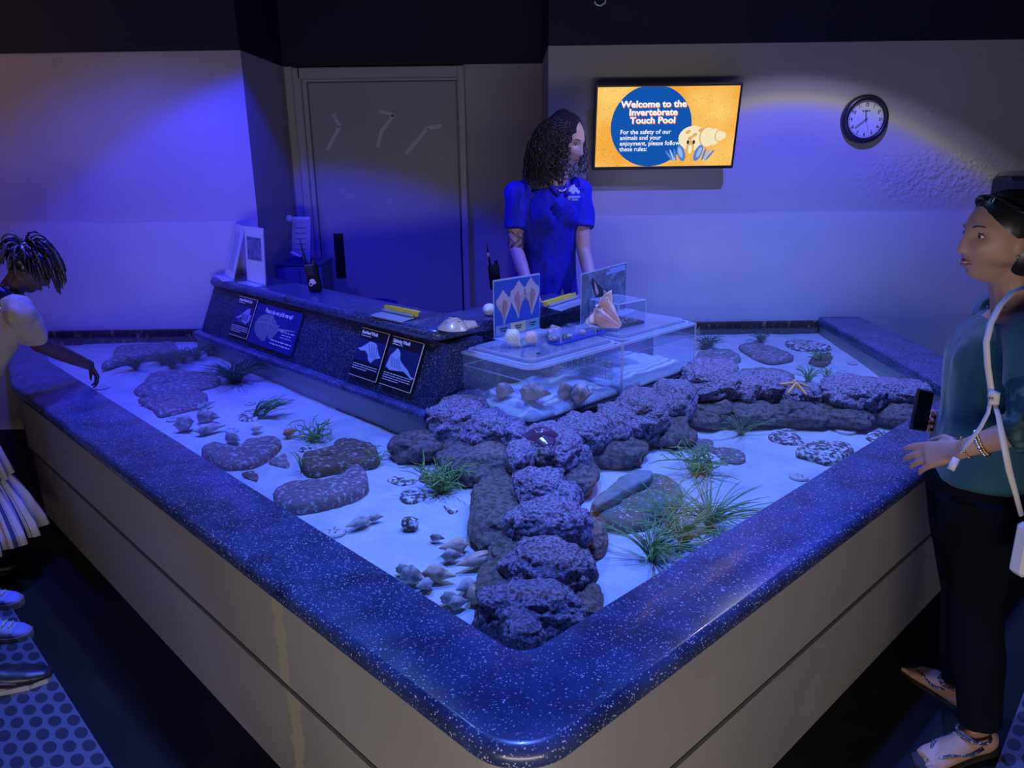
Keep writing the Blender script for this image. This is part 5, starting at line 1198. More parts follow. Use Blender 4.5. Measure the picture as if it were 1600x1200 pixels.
def head_pts(k=1.0):
    """face looks along +y, chin down; dense sphere pushed into a skull with nose, sockets, cheeks, lips, chin"""
    nu, nv = 72, 56; v = []; f = []
    for i in range(nv+1):
        th = PI*i/nv
        for j in range(nu):
            ph = 2*PI*j/nu; dx, dy, dz = math.sin(th)*math.cos(ph), math.sin(th)*math.sin(ph), math.cos(th)
            x, y, z = .073*dx, .094*dy, .116*dz
            if dz < 0: x *= 1-.30*(-dz)**1.6; 
            if dz < 0 and dy < 0: y *= 1-.35*(-dz)
            if dz > 0: x *= 1+.03*dz
            if dy > 0:
                fr_ = min(1, dy*1.6); y *= (1-.05*dy)
                # z of features
                nz = 0
                if -.034 < z < .028: t = (.028-z)/.062; nz = .004+.020*t**1.25
                elif z <= -.034: nz = .024*math.exp(-((z+.034)/.006)**2)
                elif z >= .028: nz = .004*math.exp(-((z-.028)/.012)**2)
                wn = .0085+.006*max(0, (-z)/.034)*(z > -.05)
                y += fr_*nz*math.exp(-(x/wn)**2)
                y += fr_*(-.011*(g2(abs(x)-.031, z-.010, .016, .012))+.005*g2(abs(x)-.028, z-.030, .022, .008)+.006*g2(abs(x)-.042, z+.024, .018, .018)
                     +.007*g2(x, z+.062, .022, .011)+.009*g2(x, z+.098, .020, .014)-.003*g2(x, z+.078, .02, .007)-.002*g2(x, z+.0615, .02, .0028))
                if z < -.045: y += .006*min(1, (-.045-z)/.04)*fr_
            v.append(Vector((x, y, z))*k)
    for i in range(nv):
        for j in range(nu): f.append((i*nu+j, i*nu+(j+1) % nu, (i+1)*nu+(j+1) % nu, (i+1)*nu+j))
    return v, f
def head_frame(c, fwd, tilt=0.0, roll=0.0):
    fwd = Vector(fwd).normalized(); side = fwd.cross(Vector((0, 0, 1))).normalized(); up = side.cross(fwd)
    return Matrix(((side.x, fwd.x, up.x, c[0]), (side.y, fwd.y, up.y, c[1]), (side.z, fwd.z, up.z, c[2]), (0, 0, 0, 1)))
def hand(mb, wr, d_, palm_n, size=1.0, curl=.3, spread=.16, right=True, thumb=.6, curls=None):
    """palm and five jointed fingers: wrist point, finger direction, palm normal (side the fingers curl to)"""
    d_ = Vector(d_).normalized(); n_ = Vector(palm_n); n_ = (n_-d_*n_.dot(d_)).normalized(); s_ = d_.cross(n_)*(1 if right else -1)   # towards the thumb
    wr = Vector(wr); S_ = size
    loft(mb, [(wr-d_*.012*S_, s_, .024*S_, n_, .017*S_), (wr+d_*.015*S_, s_, .029*S_, n_, .016*S_), (wr+d_*.05*S_, s_, .036*S_, n_, .015*S_), (wr+d_*.082*S_, s_, .037*S_, n_, .013*S_), (wr+d_*.092*S_, s_, .034*S_, n_, .010*S_)], 20)
    ls = [.076, .084, .079, .062]; rs_ = [.0096, .0098, .0094, .0084]
    for i in range(4):
        off = (.029-.0195*i)*S_; b = wr+d_*(.082-.004*abs(i-1))*S_+s_*off; an = (spread*(1.5-i)/1.5); cu = curls[i] if curls else curl
        dr = (d_+s_*an).normalized(); pts = [b-dr*.02*S_, b]; p = b.copy(); a = 0
        for sg, l_ in enumerate((.46, .30, .24)):
            a += cu*(.8 if sg == 0 else 1.0); v_ = dr*math.cos(a)+n_*math.sin(a); p = p+v_*ls[i]*l_*S_; pts.append(p.copy())
        r_ = rs_[i]*S_; mb.tube(pts, [r_*.9, r_*1.05, r_, r_*.9, r_*.68], 10)
        mb.ell(pts[-1], (r_*.72,)*3, None, 8, 6)
    b = wr+d_*.018*S_+s_*.024*S_+n_*.004*S_; t1 = (d_*.75+s_*.62+n_*.25*thumb).normalized(); t2 = (d_*.95+s_*.15+n_*.5*thumb).normalized()
    pts = [b, b+t1*.036*S_, b+t1*.036*S_+t2*.030*S_, b+t1*.036*S_+t2*.052*S_]; mb.tube(pts, [.015*S_, .0115*S_, .010*S_, .0075*S_], 10); mb.ell(pts[-1], (.0078*S_,)*3, None, 8, 6)
def limb(mb, pts, rs, n=14): 
    mb.tube(pts, rs, n)
    for p, r_ in zip(pts[1:-1], rs[1:-1]): mb.ell(p, (r_, r_, r_), None, 12, 8)
def mixp(a, b, t): return Vector(a).lerp(Vector(b), t)
def foot(mb, an, toe, r_=1.0, toes=True):
    an = Vector(an); toe = Vector(toe); d_ = (toe-an); d_.z = 0; L_ = d_.length; d_.normalize(); s_ = Vector((-d_.y, d_.x, 0)); up = Vector((0, 0, 1)); g = Vector((an.x, an.y, 0))
    loft(mb, [(g-d_*.055+up*.035, s_, .022, up, .030), (g-d_*.03+up*.04, s_, .030, up, .040), (g+d_*.03+up*.040, s_, .033, up, .038), (g+d_*(L_*.45)+up*.030, s_, .040, up, .026), (g+d_*(L_*.75)+up*.018, s_, .045, up, .016), (g+d_*(L_*.86)+up*.014, s_, .040, up, .012)], 18)
    if toes:
        for i in range(5):
            b = g+d_*(L_*(.82-.03*i))+s_*(.032-.0165*i); mb.tube([b+up*.014, b+d_*(.022-.003*i)+up*.013, b+d_*(.034-.004*i)+up*.009], [.0095-.001*i, .009-.001*i, .007-.001*i], 8)
SKIN_W = mat('skin_fair', (.62, .42, .34), .5, mix=(6, (.55, .36, .29), .4, .7)); SKIN_T = mat('skin_tan', (.50, .30, .22), .5, mix=(6, (.43, .25, .18), .4, .7)); SKIN_D = mat('skin_dark', (.12, .065, .045), .5, mix=(6, (.09, .05, .035), .4, .7))
HAIRB = mat('hair_black', (.012, .010, .012), .35, spec=.6); HAIRC = mat('hair_curly', (.030, .022, .020), .35, spec=.6)
EYEW = mat('eye_white', (.70, .70, .72), .3); IRIS = mat('iris_brown', (.05, .025, .015), .2); LIP = mat('lip_rose', (.42, .14, .14), .4)
def face_parts(root, hm, k=1.0, lips=LIP, brow=HAIRB, smile=0.0, lids=SKIN_W, closed=.35):
    for s_ in (-1, 1):
        e = MB(); e.ell(Vector((s_*.030, .0625, .010))*k, (.0125*k, .0125*k, .0105*k), None, 16, 10); e.v = [hm @ p for p in e.v]; eye = e.build('eye', EYEW, root, True)
        e = MB(); e.ell(Vector((s_*.030, .0722, .0085))*k, (.0058*k, .0038*k, .0058*k), None, 14, 8); e.v = [hm @ p for p in e.v]; e.build('iris', IRIS, eye, True)
        e = MB()
        for t in range(9):
            a = PI*(t/8); 
        e.tube([Vector((s_*.030+.0145*math.cos(PI*t/8), .0735+.0035*math.sin(PI*t/8)-.004*abs(math.cos(PI*t/8)), .0115+.0055*math.sin(PI*t/8)-closed*.004))*k for t in range(9)], .0013*k, 6); e.v = [hm @ p for p in e.v]; e.build('eyelash', brow, eye, True)
        e = MB(); e.ell(Vector((s_*.030, .0622, .0145))*k, (.0140*k, .0132*k, .0062*k), None, 16, 10); e.v = [hm @ p for p in e.v]; e.build('eyelid', lids, eye, True)
        e = MB(); e.tube([Vector((s_*(.012+.034*t/6), .0855-.014*(t/6)**2, .0285+.006*math.sin(PI*t/6*.8)))*k for t in range(7)], [.0012*k, .0026*k, .0028*k, .0026*k, .002*k, .0016*k, .0008*k], 6, flat=.7); e.v = [hm @ p for p in e.v]; e.build('eyebrow', brow, root, True)
    e = MB()
    for dz, r_ in ((-.0580, .0030), (-.0660, .0036)): e.tube([Vector((x*.001, .0872-.00001*abs(x)**2.0-.00028*abs(x)+.002*(1-abs(x)/24), dz+smile*.00001*x*x*.9))*k for x in range(-22, 23, 4)], [max(.0012, r_*(1-(abs(x)/23)**2))*k for x in range(-22, 23, 4)], 8)
    e.v = [hm @ p for p in e.v]; e.build('lips', lips, root, True)

def make_body(root, J, skin, k=1.0, voxel=.0042, fat=1.0, head=True, hands=True, armk=1.0):
    """one continuous skin: head, neck, trunk, arms with hands, legs with feet"""
    mb = MB(); up = Vector((0, 0, 1)); S = lambda a: Vector(J[a])
    side = (S('shR')-S('shL')).normalized(); fw = Vector(J['fwd']).normalized()
    pel, ch, nk = S('pelvis'), S('chest'), S('neck')
    hips = (S('hipR')-S('hipL')).normalized()
    sw_ = (S('shR')-S('shL')).length/2; hw_ = J.get('hipw', .155*k)
    loft(mb, [(pel-up*.07*k, hips, hw_*.85, fw, .085*k*fat), (pel, hips, hw_, fw, .105*k*fat), (mixp(pel, ch, .30), mixp(hips, side, .3), hw_*.88, fw, .095*k*fat), (mixp(pel, ch, .55), mixp(hips, side, .6), hw_*.80, fw, .088*k*fat),
              (mixp(pel, ch, .85), side, hw_*.90, fw, .10*k*fat), (ch, side, sw_*.86, fw, .105*k*fat), (mixp(ch, nk, .5), side, sw_*.88, fw, .088*k*fat), (mixp(ch, nk, .82), side, sw_*.60, fw, .06*k), (nk, side, .055*k, fw, .055*k)])
    if J.get('bust'):
        for s_ in (-1, 1): c = mixp(ch, nk, .02)+side*s_*.062*k+fw*.058*k; mb.ell(c, (.058*k, .055*k, .060*k), None, 14, 10)
    hc = S('head'); limb(mb, [nk-up*.03*k, mixp(nk, hc, .45), hc-up*.02*k], [.062*k, .054*k, .056*k])
    if head:
        v, f = head_pts(k*J.get('headk', 1)); hm = J['hm']; mb.add([hm @ p for p in v], f)
        for s_ in (-1, 1): e = MB().ell(Vector((s_*.072, -.012, -.008))*k, (.010*k, .018*k, .030*k), None, 12, 8); mb.add([hm @ p for p in e.v], e.f)
    for a in 'LR':
        sh, el, wr = S('sh'+a), S('el'+a), S('wr'+a)
        limb(mb, [mixp(sh, nk, .25), sh, mixp(sh, el, .5), el, mixp(el, wr, .45), wr], [.050*k, .050*k*fat, .043*k*fat*armk, .036*k*armk, .034*k*armk, .0235*k*armk])
        if hands: hd = J['hand'+a]; hand(mb, wr, hd[0], hd[1], hd[2] if len(hd) > 2 else k, right=(a == 'R') ^ J.get('mirror', False), **(hd[3] if len(hd) > 3 else {}))
        h, kn, an = S('hip'+a), S('kn'+a), S('an'+a)
        limb(mb, [h+up*.02*k, mixp(h, kn, .35), kn, mixp(kn, an, .35), an], [.088*k*fat, .078*k*fat, .052*k, .050*k, .034*k])
        foot(mb, an, J['toe'+a])
    o = mb.build('body', skin, root, True); remesh(o, voxel, 3); return o
def shirt(root, J, m, k=1.0, fat=1.0, grow=.014, sleeve=.9, hem=.0, name='shirt', voxel=.006, neck_open=.9, wr=.006, low=None):
    mb = MB(); up = Vector((0, 0, 1)); S = lambda a: Vector(J[a]); side = (S('shR')-S('shL')).normalized(); fw = Vector(J['fwd']).normalized(); pel, ch, nk = S('pelvis'), S('chest'), S('neck'); hips = (S('hipR')-S('hipL')).normalized()
    sw_ = (S('shR')-S('shL')).length/2; hw_ = J.get('hipw', .155*k); g = grow
    rings = [(pel-up*hem, hips, hw_+g+.006, fw, .108*k*fat+g), (mixp(pel, ch, .15), hips, hw_+g, fw, .106*k*fat+g), (mixp(pel, ch, .5), mixp(hips, side, .6), hw_*.86+g, fw, .096*k*fat+g),
              (mixp(pel, ch, .85), side, hw_*.92+g, fw, .104*k*fat+g), (ch, side, sw_*.88+g, fw, .108*k*fat+g), (mixp(ch, nk, .5), side, sw_*.90+g, fw, .092*k*fat+g), (mixp(ch, nk, .80), side, sw_*.66+g, fw, .062*k+g), (mixp(ch, nk, neck_open), side, .074*k, fw, .064*k)]
    loft(mb, rings)
    if J.get('bust'):
        for s_ in (-1, 1): c = mixp(ch, nk, .0)+side*s_*.056*k+fw*.064*k; mb.ell(c, (.066*k+g*.4, .060*k+g*.4, .072*k+g*.4), None, 14, 10)
    for a in 'LR':
        sh, el, wr_ = S('sh'+a), S('el'+a), S('wr'+a)
        pts = [mixp(sh, nk, .30), sh, mixp(sh, el, .45)]; rs = [.052*k+g, .054*k*fat+g, .050*k*fat+g]
        if sleeve <= 1: pts.append(mixp(sh, el, sleeve)); rs.append(.046*k*fat+g+.006)
        else: pts += [el, mixp(el, wr_, sleeve-1)]; rs += [.040*k+g, .036*k+g]
        limb(mb, pts, rs)
    o = mb.build(name, m, root, True); remesh(o, voxel, 12); wrinkle(o, wr, 14, seed=k*3); return o
def trousers(root, J, m, k=1.0, fat=1.0, grow=.010, name='trousers', flare=1.0, voxel=.007, wr=.004, top=.02):
    mb = MB(); up = Vector((0, 0, 1)); S = lambda a: Vector(J[a]); fw = Vector(J['fwd']).normalized(); pel, ch = S('pelvis'), S('chest'); hips = (S('hipR')-S('hipL')).normalized(); hw_ = J.get('hipw', .155*k); g = grow
    loft(mb, [(pel-up*.08*k, hips, hw_*.90+g, fw, .095*k*fat+g), (pel, hips, hw_+g, fw, .108*k*fat+g), (mixp(pel, ch, top+.2), hips, hw_*.90+g, fw, .10*k*fat+g)])
    for a in 'LR':
        h, kn, an = S('hip'+a), S('kn'+a), S('an'+a)
        limb(mb, [h+up*.02*k, mixp(h, kn, .35), kn, mixp(kn, an, .4), mixp(kn, an, .97)], [.094*k*fat+g, .084*k*fat+g, .060*k+g, .056*k*flare+g, .044*k*flare+g])
    o = mb.build(name, m, root, True); remesh(o, voxel, 3); wrinkle(o, wr, 12); return o
def strand(mb, p, d_, L_, r_, curl_r, turns, droop, rg, n=5, seg=16, away=None):
    pts = []; rs = []; t0 = rg.uniform(0, 2*PI); q = Vector(p); v_ = Vector(d_).normalized(); a = v_.orthogonal().normalized(); b = v_.cross(a)
    for i in range(seg+1):
        t = i/seg; off = (a*math.cos(t0+turns*2*PI*t)+b*math.sin(t0+turns*2*PI*t))*curl_r*min(1, t*3)
        pts.append(q+off); rs.append(r_*(1-.5*t**3)); v_ = (v_+Vector((0, 0, -droop))).normalized(); q = q+v_*L_/seg
    mb.tube(pts, rs, n)

# ---------------------------------------------------------------- staff member behind the counter
def staff():
    Y = 4.0; root = empty('person', PY(850, 455, Y).xy.to_3d()+Vector((0, 0, .2)), 'staff member with long curly dark hair in a royal blue polo shirt behind the counter', 'person')
    ro = root.location.copy(); T = Matrix.Translation(-ro)
    hc = PY(884, 222, Y-.03); hm = head_frame(hc, (.80, -.60, -.30))
    fw = Vector((.40, -.92, 0)).normalized(); sd = Vector((.92, .40, 0)).normalized()      # sd: towards her left arm
    nk = PY(866, 283, Y+.03); ch = PY(858, 338, Y+.03); pel = PY(852, 455, Y+.06); shc = PY(858, 302, Y+.03)
    J = dict(head=hc, hm=hm, neck=nk, chest=ch, pelvis=pel, fwd=fw, shR=shc-sd*.175+Vector((0, 0, -.005)), shL=shc+sd*.175, headk=1.04,
             elR=PY(806, 388, Y-.06), wrR=PY(826, 450, Y-.22), elL=PY(912, 392, Y+.0), wrL=PY(926, 450, Y-.16), handR=((.1, -.4, -.75), (.3, .3, .2)), handL=((0, -.4, -.75), (-.3, .3, .2)),
             hipR=pel-sd*.09-Vector((0, 0, .06)), hipL=pel+sd*.09-Vector((0, 0, .06)), bust=True, hipw=.158, mirror=False)
    for a, s_ in (('R', -1), ('L', 1)):
        J['kn'+a] = J['hip'+a]+Vector((0, 0, -.38))+sd*s_*.01; J['an'+a] = Vector((J['hip'+a].x, J['hip'+a].y+.02, .28)); J['toe'+a] = J['an'+a]+fw*.17
    # keep the shoes on the platform
    body = make_body(root, J, SKIN_W, 1.0)
    pol = mat('polo_blue', (.010, .014, .42), .75, mix=(8, (.008, .010, .34), .4, .7), bump=(160, .2, .001))
    sh = shirt(root, J, pol, 1.0, grow=.014, sleeve=.62, hem=.02, neck_open=.86, wr=.010)
    trousers(root, J, mat('khaki', (.48, .46, .40), .8), 1.0)
    shs = MB()
    for a in 'RL': an = J['an'+a]; loft(shs, [(Vector((an.x, an.y, .2))+fw*t+Vector((0, 0, .035)), sd, w_, Vector((0, 0, 1)), h_) for t, w_, h_ in ((-.07, .030, .03), (-.03, .04, .05), (.05, .042, .045), (.14, .048, .03), (.19, .035, .022))])
    shs.build('shoes', BLACK, root, True)
    # collar and placket, necklace, badge, arm drawing
    col = MB()
    for s_ in (-1, 1): col.tube([nk+sd*s_*.055+Vector((0, 0, .012))-fw*.03, nk+sd*s_*.060+Vector((0, 0, .004))+fw*.02, nk+sd*s_*.040+fw*.075+Vector((0, 0, -.03)), nk+sd*s_*.022+fw*.098+Vector((0, 0, -.065))], [.016, .018, .018, .008], 8, flat=.35)
    col.build('collar', pol, root, True)
    nl = MB(); 
    for i in range(19): t = i/18*2-1; nl.ell(nk+sd*t*.058+fw*(.088-.05*t*t)+Vector((0, 0, -.045+.052*t*t)), (.0045,)*3, None, 8, 6)
    nl.build('necklace', mat('pearl', (.75, .74, .72), .25), root, True)
    bv = ch+sd*.085+fw*.155+Vector((0, 0, .015))
    bp = PY(897, 298, (ch+fw*.13).y-.02); fmb = frame_m(bp, sd, (0, 0, 1))
    def bpoly(name, pts): mb_ = MB(); mb_.prism([(x, y) for x, y in pts], -.012, .001); mb_.v = [fmb @ p for p in mb_.v]; mb_.build(name, mat('badge_white', (.60, .64, .74), .6), root)
    bpoly('badge_logo', [(-.030, -.004), (-.024, .014), (-.010, .024), (.002, .030), (.004, .020), (.016, .014), (.022, .004), (.032, -.002), (.028, -.016), (.016, -.010), (.006, -.004), (-.002, -.016), (-.012, -.012), (-.020, -.002)])
    text('badge_lettering', 'AQUARIUM', .0125, mat('badge_white'), root, fmb @ Matrix.Translation((0, -.034, -.004)), 'CENTER', .0003, ext=.006); text('badge_lettering', 'STAFF', .0125, mat('badge_white'), root, fmb @ Matrix.Translation((0.006, -.047, -.004)), 'CENTER', .0003, ext=.006)
    bt = MB(); bt.ell(PY(889, 311, (ch+fw*.14).y), (.005, .004, .005), None, 8, 6); bt.build('button', mat('badge_white'), root, True)
    tt = MB(); a = mixp(J['shR'], J['elR'], .72); ad = (J['elR']-J['shR']).normalized(); pu = ad.orthogonal().normalized(); pv = ad.cross(pu)
    rg = random.Random(3)
    for i in range(9):
        a0 = 2*PI*i/9; pts_ = []
        for t in range(7): an_ = a0+.5*math.sin(t*1.1+i); pts_.append(a+ad*(-.01+.013*t)+(pu*math.cos(an_)+pv*math.sin(an_))*(.0425-.0008*t))
        tt.tube(pts_, .0026, 5)
    tt.build('arm_tattoo', mat('tattoo', (.12, .10, .16), .6), root, True)
    face_parts(root, hm, 1.04)
    # hair: cap plus a great many curls
    hb = MB(); v, f = head_pts(1.0)
    rg = random.Random(11); up = Vector((0, 0, 1))
    cap = MB(); 
    for sx_, sy_, sz_, rx, ry, rz in ((0, -.026, .040, .092, .106, .104), (0, -.062, -.055, .095, .060, .125), (.058, -.035, -.06, .036, .050, .105), (-.060, -.035, -.06, .040, .050, .110)): cap.ell(hm @ Vector((sx_, sy_, sz_)), (rx*.98, rx*.98 if 0 else ry, rz), None, 24, 16)
    co = cap.build('hair', mat('hair_curly_cap', (.018, .014, .014), .7, bump=(120, 1.0, .01)), root, True); remesh(co, .008, 2); wrinkle(co, .010, 45)
    cu = MB()
    for i in range(620):
        a = rg.uniform(-PI*1.02, PI*.02) if i % 4 else rg.uniform(-.1, 1.0); e = rg.uniform(.05, 1.35) if i % 4 else rg.uniform(.35, 1.2)
        dx, dy, dz = math.cos(a)*math.cos(e), math.sin(a)*math.cos(e), math.sin(e)
        if dz < .85 and dy > ((.02 if dz < .35 else .42) if dx > 0 else -.35): continue
        if dz > .90 and i % 3: continue
        if dx < -.3 and dz < .85 and i % 3: continue
        p = hm @ Vector((dx*.084, -.022+dy*.090, .022+dz*.098)); nrm = (p-(hm @ Vector((0, -.02, 0)))).normalized()
        sd_ = Vector((nrm.x, nrm.y, 0)); sd_ = sd_.normalized() if sd_.length > .01 else sd
        back = hm.to_3x3() @ Vector((.75 if dx > -.2 else -.2, -.8, 0))
        nrm = Vector((nrm.x, nrm.y, min(nrm.z, .25)))
        dv = nrm*.7+sd_*.5+back*(.12 if dz < .6 else .6)
        if Vector((dv.x, dv.y, 0)).length < .45: continue
        dv.z = min(dv.z, .22*Vector((dv.x, dv.y, 0)).length)
        strand(cu, p, dv, rg.uniform(.22, .36) if dz < .8 else rg.uniform(.26, .38), rg.uniform(.0026, .0040), rg.uniform(.009, .015), rg.uniform(5, 8), .13, rg, 4, 40)
    cu.build('curls', HAIRC, co, True)
    body.parent = root
    for ch_ in root.children_recursive:
        if ch_.parent == root: ch_.data.transform(T)
        else: ch_.data.transform(T)
    return root
st_ = staff()
wk = walkie(PY(775, 452, 3.98), math.radians(35), 0, 'black radio with long antenna clipped at the staff member\'s hip', 1.0, False)
bead = MB().ell((-.024, 0, .185), (.008, .008, .012), None, 10, 8).build('antenna_band', mat('band_pink', (.8, .35, .45), .5), wk, True)

# ---------------------------------------------------------------- visitor on the right
def visitor():
    root = empty('person', (1.37, 2.0, 0), 'smiling visitor in a dark teal top and black trousers at the right rim', 'person'); T = Matrix.Translation(-Vector((1.37, 2.0, 0)))
    hc = PY(1560, 373, 2.02); hm = head_frame(hc, (-.96, -.06, .02)); k = .93
    fw = Vector((-.90, .30, 0)).normalized(); sd = Vector((-.30, -.90, 0)).normalized()    # sd: towards her left arm (near the camera)
    nk = PY(1590, 478, 2.03); ch = PY(1560, 560, 2.03); pel = PY(1524, 735, 2.03); shc = PY(1586, 508, 2.03)
    J = dict(head=hc, hm=hm, neck=nk, chest=ch, pelvis=pel, fwd=fw, shL=shc+sd*.17, shR=shc-sd*.17, bust=True, hipw=.172, mirror=False, headk=1.06,
             elL=PY(1612, 668, 1.74), wrL=PY(1502, 702, 1.82), handL=((PY(1420, 716, 1.90)-PY(1502, 702, 1.82)), (.10, .70, -.65), .96, dict(curls=[.16, .24, .30, .36], spread=.13, thumb=1.0)),
             elR=PY(1575, 640, 2.22), wrR=PY(1490, 662, 2.16), handR=((PY(1440, 660, 2.14)-PY(1490, 662, 2.16))+Vector((0, 0, .01)), (-.1, -1, .1), .85, dict(curls=[.5, .5, .5, .5], spread=.1, thumb=.8)),
             hipL=pel+sd*.085-Vector((0, 0, .06)), hipR=pel-sd*.085-Vector((0, 0, .06)),
             knL=PY(1526, 940, 1.90), anL=(1.335, 1.850, .085), toeL=(1.140, 1.80, .0), knR=PY(1508, 930, 2.06), anR=(1.390, 2.05, .085), toeR=(1.33, 2.23, 0))
    make_body(root, J, SKIN_T, k, voxel=.0038, fat=1.12)
    teal = mat('teal_top', (.008, .085, .10), .8, sheen=.3, mix=(7, (.006, .065, .08), .4, .7))
    shirt(root, J, teal, k, fat=1.15, grow=.010, sleeve=.5, hem=-.0, neck_open=.58, wr=.004)
    # long lace sleeve
    for a in 'LR':
        mb = MB(); limb(mb, [mixp(J['sh'+a], J['neck'], .25), J['sh'+a], mixp(J['sh'+a], J['el'+a], .5), J['el'+a], mixp(J['el'+a], J['wr'+a], .30)], [.052, .062, .060, .056, .054]); o = mb.build('sleeve', mat('lace_teal', (.006, .04, .05), .7, mix=(34, (.05, .12, .14), .50, .60), bump=(60, .5, .003)), root, True); remesh(o, .006, 2)
    trousers(root, J, mat('trouser_black', (.005, .006, .012), .95, spec=.08), k, fat=1.18, grow=.008, flare=1.15, top=-.05)
    face_parts(root, hm, k*1.06, smile=.35, lids=SKIN_T)
    teeth = MB(); teeth.tube([hm @ (Vector((x*.001, .0872-.0012*abs(x)*.2, -.0615+.00001*x*x))*k*1.06) for x in range(-14, 15, 4)], .0022, 6); teeth.build('teeth', WHITE, root, True)
    # smooth dark hair drawn back, with a low bun behind
    hb = MB(); 
    for c_, r_ in (((0, -.022, .036), (.081, .102, .094)), ((0, -.050, -.020), (.078, .066, .095)), ((0, -.115, -.045), (.042, .040, .045)), ((0, -.10, -.13), (.05, .035, .10))): 
        e = MB().ell(c_, r_, None, 28, 18); hb.add([hm @ (p*k*1.04) for p in e.v], e.f)
    ho = hb.build('hair', HAIRB, root, True); remesh(ho, .005, 4)
    sm = MB(); rg = random.Random(4)
    for i in range(70):
        a = rg.uniform(-.95, .95)*PI*.5; s0 = hm @ (Vector((math.sin(a)*.080, .045*math.cos(a)+.012, .068+.045*math.cos(a)))*k*1.04); mid = hm @ (Vector((math.sin(a)*.086, -.035, .105-.05*abs(math.sin(a))))*k*1.045); en = hm @ (Vector((math.sin(a)*.05, -.112, .0))*k*1.04)
        sm.tube([s0, mixp(s0, mid, .5)+(mid-hc).normalized()*.006, mid, mixp(mid, en, .5)+(mixp(mid, en, .5)-hc).normalized()*.016, en], [.002, .003, .003, .003, .002], 5)
    sm.build('hair_strands', HAIRB, ho, True)
    ch_ = MB(); 
    for i in range(13): t = i/12*2-1; ch_.ell(mixp(ch, nk, .80)+sd*t*.062+fw*(.085-.045*t*t)+Vector((0, 0, -.02+.05*t*t)), (.0025,)*3, None, 6, 4)
    ch_.build('necklace', mat('gold', (.8, .6, .25), .3, metal=1), root, True)
    er = MB().ell(hm @ (Vector((-.076, -.010, -.040))*k), (.004,)*3, None, 8, 6); er.build('earring', mat('silver', (.8, .8, .82), .2, metal=1), root, True)
    # bracelets, ring
    w0, w1 = J['elL'], J['wrL']; ax = (w1-w0).normalized(); pu = ax.orthogonal().normalized(); pv = ax.cross(pu)
    def band(t, r_, th, m_, nm, beads=True, tiltv=0):
        b = MB(); c_ = mixp(w0, w1, t)
        for i in range(26): a = 2*PI*i/26; q = c_+(pu*math.cos(a)+pv*math.sin(a))*r_+ax*tiltv*math.cos(a); b.ell(q, (th, th, th), None, 6, 4)
        b.build(nm, m_, root, True)
    band(.93, .027, .0032, mat('gold'), 'bracelet'); band(.72, .0315, .0045, mat('silver'), 'bracelet'); band(.675, .032, .0045, mat('gold'), 'bracelet')
    # sandals
    sdl = mat('sandal_glitter', (.05, .05, .06), .3, speck=(300, (.8, .8, .9), .8))
    for a in 'LR':
        an = Vector(J['an'+a]); d_ = (Vector(J['toe'+a])-an); d_.z = 0; L_ = d_.length; d_.normalize(); s_ = Vector((-d_.y, d_.x, 0)); g = Vector((an.x, an.y, 0)); b = MB()
        b.prism([tuple((g+d_*x+s_*y).xy) for x, y in ((-.065, -.018), (-.05, -.034), (.04, -.034), (L_*.6, -.044), (L_*.95, -.038), (L_*1.05, 0), (L_*.98, .038), (L_*.6, .046), (.04, .034), (-.05, .034), (-.065, .018))], .001, .010)
        so = b.build('sandal', mat('sandal_sole', (.03, .025, .02), .6), root)
        b = MB(); tp = g+d_*L_*.86+Vector((0, 0, .020))+s_*.008
        for q in (-1, 1): b.tube([tp, g+d_*L_*.62+s_*q*.030+Vector((0, 0, .042)), g+d_*L_*.30+s_*q*.042+Vector((0, 0, .040)), g+d_*.02+s_*q*.038+Vector((0, 0, .050))], .0055, 6, flat=.5)
        b.tube([g+s_*.044*math.sin(t)+d_*(.02+.042*math.cos(t))+Vector((0, 0, .072)) for t in [i*PI/8 for i in range(17)]], .0045, 6); b.build('strap', sdl, so, True)
    for c_ in root.children_recursive: c_.data.transform(T)
    return root, J, sd, fw
vis, VJ, vsd, vfw = visitor()
# phone in her far hand
pc = PY(1440, 641, 2.10); pu_ = (PY(1462, 646, 2.13)-PY(1420, 638, 2.08)).normalized(); pfm = frame_m(pc, pu_, (-.10, .10, 1))
ph = empty('mobile_phone', pc, 'black mobile phone held in the visitor\'s far hand over the right rim', 'phone')
pm = pfm.copy(); pm.translation = (0, 0, 0)
MB().box((0, 0, 0), (.074, .118, .010), pm, .004).build('case', mat('phone_case', (.02, .02, .05), .3), ph); MB().box((0, 0, .0055), (.064, .108, .001), pm).build('screen', mat('phone_glass', (.003, .003, .004), .1), ph); MB().box((-.030, .0, -.0005), (.002, .10, .009), pm).build('edge', mat('silver'), ph)
